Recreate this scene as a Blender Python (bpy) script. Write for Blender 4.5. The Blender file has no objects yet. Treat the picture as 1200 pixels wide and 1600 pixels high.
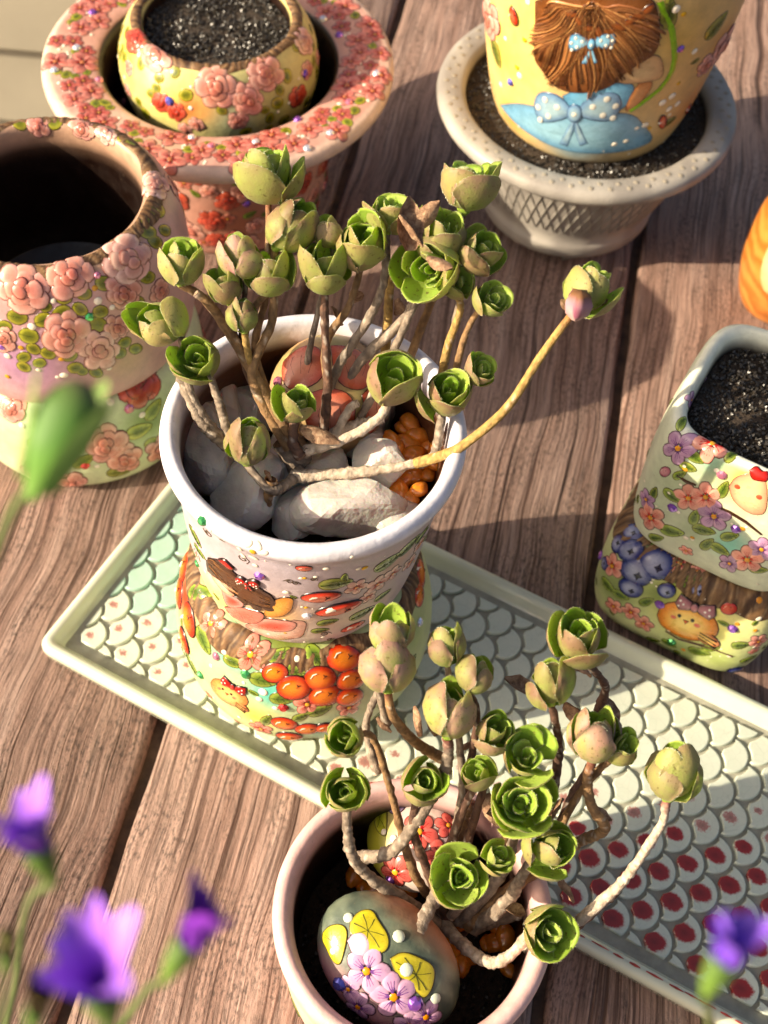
import bpy, math, random
import numpy as np
from mathutils import Vector, Matrix, Euler
from mathutils.bvhtree import BVHTree
random.seed(7); np.random.seed(7)
PI = math.pi; R_ = math.radians
S = 0.01                                   # all numbers below are centimetres
sc = bpy.context.scene
COL = sc.collection

# ------------------------------------------------------------------ camera
CAMP = Vector((0, 0, 52.81)); F_PX = 1950.0; PITCH = R_(55.7); ROLL = R_(5.0)
FWD = Vector((0, math.cos(PITCH), -math.sin(PITCH)))
r0 = Vector((1, 0, 0)); u0 = r0.cross(FWD)
RIGHT = math.cos(ROLL)*r0 + math.sin(ROLL)*u0
UP = -math.sin(ROLL)*r0 + math.cos(ROLL)*u0
cd = bpy.data.cameras.new('camera'); cam = bpy.data.objects.new('camera', cd); COL.objects.link(cam)
M = Matrix((RIGHT, UP, -FWD)).transposed().to_4x4(); M.translation = CAMP*S
cam.matrix_world = M
cd.sensor_fit = 'VERTICAL'; cd.sensor_height = 36; cd.sensor_width = 27
cd.lens = F_PX/1600*36; cd.clip_start = 0.01; cd.clip_end = 60
cd.dof.use_dof = True; cd.dof.focus_distance = 0.445; cd.dof.aperture_fstop = 15.0
sc.camera = cam
# ------------------------------------------------------------------ light
AZ, EL = R_(18), R_(27)
w = bpy.data.worlds.new('World'); sc.world = w; w.use_nodes = True
nt = w.node_tree; nt.nodes.clear()
sky = nt.nodes.new('ShaderNodeTexSky'); sky.sky_type = 'NISHITA'; sky.sun_disc = False
sky.air_density = .7; sky.dust_density = 5; sky.ozone_density = .2
sky.sun_elevation = EL; sky.sun_rotation = math.atan2(-math.cos(AZ), -math.sin(AZ))
bg = nt.nodes.new('ShaderNodeBackground'); bg.inputs[1].default_value = 0.108
wo = nt.nodes.new('ShaderNodeOutputWorld')
nt.links.new(sky.outputs[0], bg.inputs[0]); nt.links.new(bg.outputs[0], wo.inputs[0])
sl = bpy.data.lights.new('sun', 'SUN'); sl.energy = 5.0; sl.angle = R_(0.5); sl.color = (1, .88, .71)
so = bpy.data.objects.new('sun', sl); COL.objects.link(so)
sdir = Vector((math.cos(AZ)*math.cos(EL), math.sin(AZ)*math.cos(EL), -math.sin(EL)))
so.rotation_euler = sdir.to_track_quat('-Z', 'Y').to_euler(); so.location = (-1, -.4, 1.2)
sc.view_settings.view_transform = 'Standard'; sc.view_settings.look = 'None'
sc.view_settings.gamma = 1; sc.view_settings.use_curve_mapping = False
sc.view_settings.exposure = 0.70
sc.view_settings.use_white_balance = True; sc.view_settings.white_balance_temperature = 7150; sc.view_settings.white_balance_tint = 8
sc.render.engine = 'CYCLES'
sc.cycles.max_bounces = 8; sc.cycles.caustics_reflective = False; sc.cycles.caustics_refractive = False

# ------------------------------------------------------------------ helpers
def at(x, y, z):
    """world point (cm) of photo pixel x,y at height z"""
    v = FWD + RIGHT*((x-600)/F_PX) - UP*((y-800)/F_PX)
    return CAMP + v*((z-CAMP.z)/v.z)
def depth(p): return (Vector(p)-CAMP).dot(FWD)
def cmpx(p): return depth(p)/F_PX          # cm per photo pixel at p
def lin(c): return c/12.92 if c <= .04045 else ((c+.055)/1.055)**2.4
def hx(h): return tuple(lin(int(h[i:i+2], 16)/255) for i in (0, 2, 4))
def mix(a, b, t): return tuple(a[i]*(1-t)+b[i]*t for i in range(3))
def jit(c, s=.12):
    k = 1+random.uniform(-s, s); return tuple(max(0, min(1, x*k*(1+random.uniform(-s/3, s/3)))) for x in c)

class MB:
    def __init__(s): s.v = []; s.f = []; s.c = []; s.m = []
    def add(s, p, c=(1, 1, 1)): s.v.append(tuple(p)); s.c.append(tuple(c)); return len(s.v)-1
    def face(s, *i, m=0): s.f.append(i); s.m.append(m)
    def mesh(s, name, mats, origin=(0, 0, 0), smooth=True):
        me = bpy.data.meshes.new(name)
        o = Vector(origin)
        me.from_pydata([((p[0]-o.x)*S, (p[1]-o.y)*S, (p[2]-o.z)*S) for p in s.v], [], s.f)
        if not isinstance(mats, (list, tuple)): mats = [mats]
        for m in mats: me.materials.append(m)
        if len(mats) > 1: me.polygons.foreach_set('material_index', s.m)
        me.polygons.foreach_set('use_smooth', [smooth]*len(s.f))
        a = me.attributes.new('Col', 'FLOAT_COLOR', 'POINT')
        a.data.foreach_set('color', [x for c in s.c for x in (c[0], c[1], c[2], 1.0)])
        me.update(); return me
    def build(s, name, mats, parent=None, origin=None, smooth=True):
        if origin is None: origin = (0, 0, 0) if parent is None else ORG.get(parent.name, (0, 0, 0))
        o = bpy.data.objects.new(name, s.mesh(name, mats, origin, smooth))
        COL.objects.link(o)
        if parent is not None: o.parent = parent
        else: o.location = Vector(origin)*S
        ORG[o.name] = origin
        return o
    def grid(s, P, C, closed_u=False, m=0, flip=False):
        nu, nv = len(P), len(P[0]); b = len(s.v)
        for i in range(nu):
            for j in range(nv): s.add(P[i][j], C[i][j])
        for i in range(nu if closed_u else nu-1):
            for j in range(nv-1):
                q = (b+i*nv+j, b+((i+1) % nu)*nv+j, b+((i+1) % nu)*nv+j+1, b+i*nv+j+1)
                s.face(*(q[::-1] if flip else q), m=m)
ORG = {}
def tag(o, label=None, cat=None, group=None, kind=None):
    if label: o['label'] = label
    if cat: o['category'] = cat
    if group: o['group'] = group
    if kind: o['kind'] = kind
    return o
def thing(name, loc, label, cat, group=None):
    o = bpy.data.objects.new(name, None); COL.objects.link(o); o.location = Vector(loc)*S
    o.empty_display_size = .01
    ORG[o.name] = tuple(loc); return tag(o, label, cat, group)

# ------------------------------------------------------------------ materials
def newmat(name):
    m = bpy.data.materials.new(name); m.use_nodes = True
    n = m.node_tree.nodes; n.clear()
    out = n.new('ShaderNodeOutputMaterial'); p = n.new('ShaderNodeBsdfPrincipled')
    m.node_tree.links.new(p.outputs[0], out.inputs[0])
    return m, m.node_tree, p, out
def N(t, kind, **kw):
    n = t.nodes.new(kind)
    for k, v in kw.items():
        if k.startswith('i_'): n.inputs[int(k[2:]) if k[2:].isdigit() else k[2:]].default_value = v
        else: setattr(n, k, v)
    return n
def ln(t, a, b): t.links.new(a, b)
def noise(t, vec, scale, detail=4, rough=.55):
    n = N(t, 'ShaderNodeTexNoise'); n.inputs['Scale'].default_value = scale
    n.inputs['Detail'].default_value = detail; n.inputs['Roughness'].default_value = rough
    if vec is not None: ln(t, vec, n.inputs['Vector'])
    return n
def ramp(t, fac, stops):
    r = N(t, 'ShaderNodeValToRGB'); e = r.color_ramp.elements
    while len(e) < len(stops): e.new(.5)
    for k, (p, c) in zip(e, stops):
        k.position = p; k.color = (*c, 1) if isinstance(c, tuple) else (c, c, c, 1)
    ln(t, fac, r.inputs[0]); return r
def mixc(t, fac, a, b, blend='MIX'):
    m = N(t, 'ShaderNodeMix', data_type='RGBA', blend_type=blend)
    for s_, v in ((0, fac), (6, a), (7, b)):
        if hasattr(v, 'is_linked'): ln(t, v, m.inputs[s_])
        elif isinstance(v, tuple): m.inputs[s_].default_value = (*v, 1)
        else: m.inputs[s_].default_value = v
    return m.outputs[2]
def bump(t, p, h, strength, dist):
    b = N(t, 'ShaderNodeBump'); b.inputs['Strength'].default_value = strength; b.inputs['Distance'].default_value = dist
    ln(t, h, b.inputs['Height']); ln(t, b.outputs[0], p.inputs['Normal']); return b
def math_(t, op, a, b=None, clamp=False):
    m = N(t, 'ShaderNodeMath', operation=op, use_clamp=clamp)
    for i, v in enumerate((a, b)):
        if v is None: continue
        if hasattr(v, 'is_linked'): ln(t, v, m.inputs[i])
        else: m.inputs[i].default_value = v
    return m.outputs[0]
def obj_co(t): return N(t, 'ShaderNodeTexCoord').outputs['Object']

def attr_mat(name, rough=.35, var=.25, nscale=120, coat=0.0, bumps=.15, bscale=500, spec=.5, sub=0, deep=1.0):
    m, t, p, o = newmat(name)
    a = N(t, 'ShaderNodeAttribute', attribute_name='Col')
    co = obj_co(t)
    n = noise(t, co, nscale, 5, .6)
    r = ramp(t, n.outputs[0], [(.25, 1-var), (.75, 1+var*.6)])
    g = N(t, 'ShaderNodeGamma'); ln(t, a.outputs[0], g.inputs[0]); g.inputs[1].default_value = deep   # pigment density
    c = mixc(t, 1.0, g.outputs[0], r.outputs[0], 'MULTIPLY')
    n3 = noise(t, co, bscale*2.2, 3)
    sp = ramp(t, n3.outputs[0], [(.66, 0.), (.74, .35)])
    c = mixc(t, sp.outputs[0], c, (.22, .15, .09))
    ln(t, c, p.inputs['Base Color'])
    n2 = noise(t, co, bscale, 4)
    rr = ramp(t, n.outputs[0], [(.3, rough*.75), (.7, min(1, rough*1.35))])
    ln(t, rr.outputs[0], p.inputs['Roughness'])
    p.inputs['Coat Weight'].default_value = coat; p.inputs['Coat Roughness'].default_value = .15
    p.inputs['Specular IOR Level'].default_value = spec
    if sub: p.inputs['Subsurface Weight'].default_value = sub; p.inputs['Subsurface Radius'].default_value = (.004, .003, .002)
    bump(t, p, n2.outputs[0], bumps, .0006)
    return m
PAINT = attr_mat('painted_clay', .42, .22, 130, .12, .35, 420, deep=1.28)
GLOSS = attr_mat('glazed_paint', .27, .22, 150, .35, .2, 400, deep=1.34)
BARKM = attr_mat('bark_paint', .6, .35, 300, 0, .5, 600)
STEMM = attr_mat('succulent_stem', .75, .45, 500, 0, .9, 900)
CLAY = attr_mat('raw_clay', .7, .2, 150, 0, .4, 500)
PLASTIC = attr_mat('grey_plastic', .5, .12, 60, 0, .25, 700)
PETAL = attr_mat('flower_petal', .6, .1, 200, 0, .1, 400)

def gem_mat(name, col):
    m, t, p, o = newmat(name)
    p.inputs['Base Color'].default_value = (*col, 1); p.inputs['Roughness'].default_value = .05
    p.inputs['Metallic'].default_value = .55; p.inputs['Coat Weight'].default_value = 1
    p.inputs['Coat Roughness'].default_value = .02
    return m
GEMS = {'purple': gem_mat('gem_purple', (.30, .10, .55)), 'green': gem_mat('gem_green', (.05, .40, .12)),
        'clear': gem_mat('gem_clear', (.85, .85, .95)), 'blue': gem_mat('gem_blue', (.12, .12, .62)),
        'pink': gem_mat('gem_pink', (.75, .25, .38)), 'red': gem_mat('gem_red', (.6, .03, .03))}

def leaf_mat():
    m, t, p, o = newmat('succulent_leaf')
    a = N(t, 'ShaderNodeAttribute', attribute_name='Col')
    sp = N(t, 'ShaderNodeSeparateColor'); ln(t, a.outputs[0], sp.inputs[0])
    oi = N(t, 'ShaderNodeObjectInfo')
    co = obj_co(t)
    add = N(t, 'ShaderNodeVectorMath', operation='ADD'); ln(t, co, add.inputs[0])
    sc_ = N(t, 'ShaderNodeVectorMath', operation='SCALE'); sc_.inputs[3].default_value = 3.0
    cmb = N(t, 'ShaderNodeCombineXYZ'); ln(t, oi.outputs['Random'], cmb.inputs[0]); ln(t, oi.outputs['Random'], cmb.inputs[2])
    ln(t, cmb.outputs[0], sc_.inputs[0]); ln(t, sc_.outputs[0], add.inputs[1])
    n = noise(t, add.outputs[0], 330, 6, .65)
    nb = noise(t, add.outputs[0], 110, 3, .5)
    f = math_(t, 'ADD', math_(t, 'MULTIPLY', sp.outputs[2], .45), math_(t, 'MULTIPLY', sp.outputs[0], .55))
    f = math_(t, 'ADD', f, math_(t, 'MULTIPLY', math_(t, 'SUBTRACT', n.outputs[0], .5), 1.8))
    f = math_(t, 'ADD', f, math_(t, 'MULTIPLY', math_(t, 'SUBTRACT', nb.outputs[0], .5), 2.2))
    f = math_(t, 'MULTIPLY', math_(t, 'ADD', f, .20), oi.outputs['Alpha'], True)
    g0 = mixc(t, oi.outputs['Random'], (.34, .42, .10), (.48, .53, .15))
    outc = mixc(t, f, g0, oi.outputs['Color'])
    inc = mixc(t, oi.outputs['Random'], (.38, .60, .07), (.54, .72, .14))
    c = mixc(t, sp.outputs[1], outc, inc)
    e3 = math_(t, 'POWER', sp.outputs[0], 5)
    e3 = math_(t, 'MULTIPLY', math_(t, 'MULTIPLY', e3, n.outputs[0]), .75, True)
    c = mixc(t, e3, c, (.30, .17, .09))
    dots = noise(t, add.outputs[0], 1300, 2, .5)
    dr = ramp(t, dots.outputs[0], [(.62, 0.), (.70, .8)])
    c = mixc(t, dr.outputs[0], c, (.16, .09, .04))
    ln(t, c, p.inputs['Base Color'])
    p.inputs['Roughness'].default_value = .48
    p.inputs['Sheen Weight'].default_value = .12; p.inputs['Sheen Roughness'].default_value = .4
    p.inputs['Sheen Tint'].default_value = (.9, 1, .7, 1)
    p.inputs['Subsurface Weight'].default_value = .25; p.inputs['Subsurface Radius'].default_value = (.002, .003, .0008)
    p.inputs['Subsurface Scale'].default_value = .6
    fz = noise(t, add.outputs[0], 2600, 3, .6)
    b = bump(t, p, fz.outputs[0], .55, .0004)
    tr = N(t, 'ShaderNodeBsdfTranslucent'); 
    ln(t, mixc(t, .6, c, (.45, .60, .05)), tr.inputs[0])
    mx = N(t, 'ShaderNodeMixShader'); mx.inputs[0].default_value = .36
    ln(t, p.outputs[0], mx.inputs[1]); ln(t, tr.outputs[0], mx.inputs[2]); ln(t, mx.outputs[0], o.inputs[0])
    return m
LEAF = leaf_mat()

def dry_mat():
    m, t, p, o = newmat('dry_leaf'); co = obj_co(t)
    n = noise(t, co, 400, 5, .7)
    r = ramp(t, n.outputs[0], [(.3, (.10, .05, .03)), (.5, (.30, .17, .10)), (.7, (.55, .38, .24))])
    ln(t, r.outputs[0], p.inputs['Base Color']); p.inputs['Roughness'].default_value = .85
    bump(t, p, n.outputs[0], .8, .001); return m
DRY = dry_mat()

def wood_mat():
    m, t, p, o = newmat('weathered_plank')
    co = obj_co(t); oi = N(t, 'ShaderNodeObjectInfo')
    cmb = N(t, 'ShaderNodeCombineXYZ'); ln(t, oi.outputs['Random'], cmb.inputs[0]); ln(t, oi.outputs['Random'], cmb.inputs[1])
    sv = N(t, 'ShaderNodeVectorMath', operation='SCALE'); sv.inputs[3].default_value = 7.3; ln(t, cmb.outputs[0], sv.inputs[0])
    ad = N(t, 'ShaderNodeVectorMath', operation='ADD'); ln(t, co, ad.inputs[0]); ln(t, sv.outputs[0], ad.inputs[1])
    warp = noise(t, ad.outputs[0], 8, 2, .5)
    wv = N(t, 'ShaderNodeVectorMath', operation='MULTIPLY_ADD')
    ln(t, warp.outputs['Color'], wv.inputs[0]); wv.inputs[1].default_value = (.020, 0, 0); ln(t, ad.outputs[0], wv.inputs[2])
    def st(sx, sy, det, ro):
        mp = N(t, 'ShaderNodeMapping'); mp.inputs['Scale'].default_value = (sx, sy, 1); ln(t, wv.outputs[0], mp.inputs[0])
        return noise(t, mp.outputs[0], 1.0, det, ro)
    broad = st(30, 2.2, 3, .5); mid = st(150, 6, 5, .6); fine = st(900, 34, 4, .65)
    crack = st(330, 4.2, 3, .5); crack2 = st(170, 3.0, 2, .5); speck = st(800, 300, 4, .7); patch = st(60, 18, 4, .6)
    tone = ramp(t, broad.outputs[0], [(.28, (.19, .105, .075)), (.45, (.31, .20, .155)), (.6, (.41, .295, .235)), (.74, (.29, .165, .105))])
    c = mixc(t, .5, tone.outputs[0], ramp(t, mid.outputs[0], [(.30, (.12, .062, .042)), (.48, (.33, .215, .165)), (.68, (.54, .41, .34))]).outputs[0])
    c = mixc(t, 1., c, ramp(t, fine.outputs[0], [(.32, .34), (.5, 1.), (.68, 1.25)]).outputs[0], 'MULTIPLY')
    pt = ramp(t, patch.outputs[0], [(.42, 0.), (.58, 1.)])
    sp = ramp(t, speck.outputs[0], [(.40, .38), (.50, 1.), (.7, 1.2)])
    c = mixc(t, pt.outputs[0], c, mixc(t, 1., c, sp.outputs[0], 'MULTIPLY'))
    ck = ramp(t, crack.outputs[0], [(.33, 1.), (.405, 0.)]); ck2 = ramp(t, crack2.outputs[0], [(.285, 1.), (.32, 0.)])
    c = mixc(t, math_(t, 'MULTIPLY', ck.outputs[0], .78), c, (.075, .035, .022))
    c = mixc(t, math_(t, 'MULTIPLY', ck2.outputs[0], .9), c, (.035, .016, .010))
    crack3 = st(560, 6.5, 3, .55); ck3 = ramp(t, crack3.outputs[0], [(.38, .8), (.45, 0.)])
    c = mixc(t, ck3.outputs[0], c, (.09, .045, .03))
    tint = ramp(t, oi.outputs['Random'], [(0., (.92, .87, .85)), (.5, (1., .98, .97)), (1., (1.05, .98, .93))])
    c = mixc(t, 1., c, tint.outputs[0], 'MULTIPLY')
    c = mixc(t, 1., c, (.84, .83, .88), 'MULTIPLY')
    ln(t, c, p.inputs['Base Color'])
    rr = ramp(t, mid.outputs[0], [(.3, .75), (.7, .55)]); ln(t, rr.outputs[0], p.inputs['Roughness'])
    h = math_(t, 'ADD', math_(t, 'MULTIPLY', mid.outputs[0], .7), math_(t, 'MULTIPLY', fine.outputs[0], .5))
    h = math_(t, 'SUBTRACT', h, math_(t, 'MULTIPLY', ck.outputs[0], .5))
    h = math_(t, 'SUBTRACT', h, math_(t, 'MULTIPLY', ck2.outputs[0], .7))
    h = math_(t, 'ADD', h, math_(t, 'MULTIPLY', speck.outputs[0], .35))
    bump(t, p, h, .9, .0018)
    return m
WOOD = wood_mat()

def simple(name, col, rough=.6, var=.2, scale=40, bs=.2, bscale=300, bd=.0006, **kw):
    m, t, p, o = newmat(name); co = obj_co(t)
    n = noise(t, co, scale, 5, .6)
    r = ramp(t, n.outputs[0], [(.3, tuple(x*(1-var) for x in col)), (.7, tuple(min(1, x*(1+var)) for x in col))])
    ln(t, r.outputs[0], p.inputs['Base Color']); p.inputs['Roughness'].default_value = rough
    for k, v in kw.items(): p.inputs[k.replace('_', ' ')].default_value = v
    n2 = noise(t, co, bscale, 4); bump(t, p, n2.outputs[0], bs, bd)
    return m
FUZZ = simple('leaf_fuzz', (.74, .76, .52), .8, .1, 200, Sheen_Weight=.5)
SIDING = simple('painted_siding', (.36, .32, .25), .7, .1, 8)
SOILM = simple('dark_soil', (.04, .027, .018), .9, .4, 300, .8, 500, .002)
GRAN = simple('black_granules', (.026, .021, .016), .36, .6, 400, .3, 900, .0004, Specular_IOR_Level=.9)
CELADON = simple('celadon_tray', (.60, .63, .50), .2, .06, 30, .12, 250, .0005, Coat_Weight=.5)
GROUT = simple('tray_bed', (.34, .33, .27), .5, .22, 120, .3, 500, .0008)
QUARTZ = simple('milky_quartz', (.86, .79, .73), .25, .14, 90, .5, 120, .003, Transmission_Weight=.3, Subsurface_Weight=.4, Subsurface_Scale=.004, Coat_Weight=.3)
AMBER = simple('amber_pebble', (.80, .25, .025), .15, .35, 160, .2, 200, .0006, Subsurface_Weight=.3, Subsurface_Scale=.003, Coat_Weight=.8)
ORANGEWOOD = None
def orange_wood():
    m, t, p, o = newmat('orange_wood'); co = obj_co(t)
    wv = N(t, 'ShaderNodeTexWave', wave_type='RINGS', rings_direction='X'); ln(t, co, wv.inputs[0])
    wv.inputs['Scale'].default_value = 26; wv.inputs['Distortion'].default_value = 6; wv.inputs['Detail'].default_value = 4
    wv.inputs['Detail Scale'].default_value = 2
    r = ramp(t, wv.outputs[1], [(0., (.44, .13, .02)), (.5, (.56, .19, .035)), (1., (.62, .24, .05))])
    ln(t, r.outputs[0], p.inputs['Base Color']); p.inputs['Roughness'].default_value = .35; p.inputs['Coat Weight'].default_value = .3
    return m
ORANGEWOOD = orange_wood()

def tile_mat(name, spot, jade):
    """glazed scale tile; a drop of red glaze of radius `spot` (cm) in the middle"""
    m, t, p, o = newmat(name); co = obj_co(t); oi = N(t, 'ShaderNodeObjectInfo')
    n = noise(t, co, 90, 3)
    rnd = N(t, 'ShaderNodeCombineXYZ'); ln(t, oi.outputs['Random'], rnd.inputs[0]); ln(t, oi.outputs['Random'], rnd.inputs[1])
    ad = N(t, 'ShaderNodeVectorMath', operation='ADD'); ln(t, co, ad.inputs[0]); ln(t, rnd.outputs[0], ad.inputs[1])
    base = mixc(t, n.outputs[0], mix((.70, .70, .60), (.40, .60, .50), jade), mix((.60, .65, .54), (.32, .56, .48), jade))
    vo = N(t, 'ShaderNodeTexVoronoi', feature='DISTANCE_TO_EDGE'); vo.inputs['Scale'].default_value = 230; ln(t, ad.outputs[0], vo.inputs['Vector'])
    cr = ramp(t, vo.outputs[0], [(.0, .5), (.035, 0.)])
    c = mixc(t, math_(t, 'MULTIPLY', cr.outputs[0], .4), base, (.25, .32, .26))
    if spot > 0:
        ne = noise(t, ad.outputs[0], 900, 5, .75); nb = noise(t, ad.outputs[0], 260, 2, .5)
        ln_ = N(t, 'ShaderNodeVectorMath', operation='LENGTH')
        mp = N(t, 'ShaderNodeMapping'); mp.inputs['Scale'].default_value = (.92, 1.15, 0); mp.inputs['Location'].default_value = (-.0011, 0, 0)
        ln(t, co, mp.inputs[0]); ln(t, mp.outputs[0], ln_.inputs[0])
        d = math_(t, 'ADD', ln_.outputs['Value'], math_(t, 'MULTIPLY', math_(t, 'SUBTRACT', ne.outputs[0], .5), .0030 if spot > .3 else .0075))
        d = math_(t, 'ADD', d, math_(t, 'MULTIPLY', math_(t, 'SUBTRACT', nb.outputs[0], .5), .0022))
        f = ramp(t, math_(t, 'MULTIPLY', d, 100), [(max(.001, spot*.86), 1.), (min(1, spot*1.10), 0.)])
        deep = ramp(t, math_(t, 'MULTIPLY', d, 100), [(0., (.20, .005, .006)), (min(1, spot), (.36, .010, .010) if spot > .3 else (.5, .10, .08))])
        c = mixc(t, math_(t, 'MULTIPLY', f.outputs[0], .97 if spot > .3 else .75), c, deep.outputs[0])
    ln(t, c, p.inputs['Base Color']); p.inputs['Roughness'].default_value = .12
    p.inputs['Coat Weight'].default_value = .6; p.inputs['Coat Roughness'].default_value = .06
    bump(t, p, n.outputs[0], .25, .0012)
    return m

# ------------------------------------------------------------------ pots: surfaces of revolution (or rounded squares)
def squash(put0, cap=1.9):
    v = (put0(0, 0)-CAMP).normalized(); e = put0(0, .1)-put0(0, -.1); e.normalize()
    return min(cap, 1/max(.4, (e-v*e.dot(v)).length))
def facing(put0, lo=.74):
    """ornament drawn by hand so that it reads upright and unsquashed to someone looking down at the pot"""
    v = (put0(0, 0)-CAMP).normalized(); rx = RIGHT-v*RIGHT.dot(v); rx.normalize(); uy = UP-v*UP.dot(v); uy.normalize()
    ea = (put0(.1, 0)-put0(-.1, 0))/.2; eb = (put0(0, .1)-put0(0, -.1))/.2
    J = np.array([[ea.dot(rx), eb.dot(rx)], [ea.dot(uy), eb.dot(uy)]]); U_, s_, Vt = np.linalg.svd(J)
    Ji = Vt.T@np.diag(1/np.maximum(s_, lo))@U_.T
    (a0, a1), (b0, b1) = Ji.tolist()
    return lambda a, b, h=0: put0(a0*a+a1*b, b0*a+b1*b, h)
def chaikin(p, n=2):
    for _ in range(n):
        q = [p[0]]
        for a, b in zip(p, p[1:]):
            q.append((a[0]*.75+b[0]*.25, a[1]*.75+b[1]*.25)); q.append((a[0]*.25+b[0]*.75, a[1]*.25+b[1]*.75))
        q.append(p[-1]); p = q
    return p
class Pot:
    """profile (r,z) from the foot outside, over the lip, down inside; z above the base c[2]"""
    def __init__(s, c, prof, sq=None, rot=0, nt=112, smooth=2, lean=0):
        s.lean = lean; s.ztop = max(q[1] for q in prof)
        s.av = []; s.c = Vector(c); s.p = chaikin(prof, smooth) if smooth else prof
        s.sq, s.rot, s.nt = sq, rot, nt
        s.T = [0]
        for a, b in zip(s.p, s.p[1:]): s.T.append(s.T[-1]+math.hypot(b[0]-a[0], b[1]-a[1]))
        s.tl = s.T[max(range(len(s.p)), key=lambda i: s.p[i][1])]
        s.Ta = np.array(s.T); s.ra = np.array([q[0] for q in s.p]); s.za = np.array([q[1] for q in s.p])
        V, Fc, = [], []
        n = len(s.p)
        for i in range(nt):
            for t in s.T: V.append(s.P(2*PI*i/nt, t))
        for i in range(nt):
            for j in range(n-1): Fc.append((i*n+j, ((i+1) % nt)*n+j, ((i+1) % nt)*n+j+1, i*n+j+1))
        s.V, s.F = V, Fc
        s.bvh = BVHTree.FromPolygons(V, Fc)
    def shape(s, th):
        if not s.sq: return 1
        a = th-s.rot
        return 1/((abs(math.cos(a))**s.sq+abs(math.sin(a))**s.sq)**(1/s.sq))
    def P(s, th, t):
        r = float(np.interp(t, s.Ta, s.ra)); z = float(np.interp(t, s.Ta, s.za)); k = s.shape(th)*r
        return Vector((s.c.x+k*math.cos(th)+s.lean*(z-s.ztop), s.c.y+k*math.sin(th), s.c.z+z))
    def frame(s, th, t):
        e = .03
        a = (s.P(th+e, t)-s.P(th-e, t))/(2*e); b = (s.P(th, t+.06)-s.P(th, t-.06))
        n = a.cross(b)
        n = n.normalized() if n.length > 1e-9 else Vector((0, 0, 1))
        return a.length, n
    def hit(s, x, y):
        v = (FWD + RIGHT*((x-600)/F_PX) - UP*((y-800)/F_PX)).normalized()
        loc, nor, idx, d = s.bvh.ray_cast(CAMP, v)
        if loc is None: return None
        loc = loc-Vector((s.lean*(loc.z-s.c.z-s.ztop), 0, 0))
        th = math.atan2(loc.y-s.c.y, loc.x-s.c.x)
        r = math.hypot(loc.y-s.c.y, loc.x-s.c.x)/s.shape(th); z = loc.z-s.c.z
        best = None
        for j in range(len(s.p)-1):
            ax, ay = s.p[j]; bx, by = s.p[j+1]; dx, dy = bx-ax, by-ay; L = dx*dx+dy*dy
            u = 0 if L == 0 else max(0, min(1, ((r-ax)*dx+(z-ay)*dy)/L))
            e = math.hypot(ax+u*dx-r, ay+u*dy-z)
            if best is None or e < best[0]: best = (e, s.T[j]+u*(s.T[j+1]-s.T[j]))
        return th, best[1], cmpx(loc)
    def putter(s, th, t):
        L, _ = s.frame(th, t); L = max(L, .3)
        def put(a, b, h=0):
            tt = min(max(t+b, .01), s.T[-1]-.01); th2 = th+a/L
            _, n = s.frame(th2, tt)
            return s.P(th2, tt)+n*h
        return put
    def body(s, name, mat, parent, colf):
        mb = MB(); n = len(s.p)
        for i in range(s.nt):
            for j in range(n):
                mb.add(s.V[i*n+j], colf(2*PI*i/s.nt, s.T[j], s.V[i*n+j]))
        mb.f = list(s.F); mb.m = [0]*len(s.F)
        b = mb.add(s.c+Vector((0, 0, s.p[0][1])), colf(0, 0, s.c))
        for i in range(s.nt): mb.face(b, ((i+1) % s.nt)*n, i*n)
        if s.p[-1][0] > .2:
            e = mb.add(s.c+Vector((0, 0, s.p[-1][1])), colf(0, s.T[-1], s.c))
            for i in range(s.nt): mb.face(e, i*n+n-1, ((i+1) % s.nt)*n+n-1)
        return mb.build(name, mat, parent)
class Egg:
    """painted pebble: ellipsoid with axes u,v,w"""
    def __init__(s, c, u, v, w):
        s.c = Vector(c); s.m = Matrix((u, v, w)).transposed(); s.mi = s.m.inverted()
        V = []; Fc = []
        for i in range(36):
            for j in range(19):
                a, b = 2*PI*i/36, -PI/2+PI*j/18
                k = 1-.10*math.sin(b)*0
                V.append(s.c+s.m@Vector((math.cos(b)*math.cos(a), math.cos(b)*math.sin(a), math.sin(b))))
        for i in range(36):
            for j in range(18): Fc.append((i*19+j, ((i+1) % 36)*19+j, ((i+1) % 36)*19+j+1, i*19+j+1))
        s.V, s.F = V, Fc; s.bvh = BVHTree.FromPolygons(V, Fc)
    def hit(s, x, y):
        v = (FWD + RIGHT*((x-600)/F_PX) - UP*((y-800)/F_PX)).normalized()
        loc, nor, idx, d = s.bvh.ray_cast(CAMP, v)
        return None if loc is None else (loc, 0, cmpx(loc))
    def putter(s, loc, _):
        q = s.mi@(loc-s.c); n0 = (s.mi.transposed()@q).normalized()
        if n0.dot(loc-s.c) < 0: n0.negate()
        e1 = (RIGHT-n0*RIGHT.dot(n0)).normalized(); e2 = n0.cross(e1)
        if e2.dot(UP) < 0: e2.negate()
        def put(a, b, h=0):
            p = loc+e1*a+e2*b; q = (s.mi@(p-s.c)).normalized()
            n = (s.mi.transposed()@q).normalized()
            return s.c+s.m@q+n*(h+.012)
        return put
    def body(s, name, mat, parent, colf):
        mb = MB()
        for p in s.V: mb.add(p, colf(p))
        mb.f = list(s.F); mb.m = [0]*len(s.F)
        return mb.build(name, mat, parent)

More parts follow.
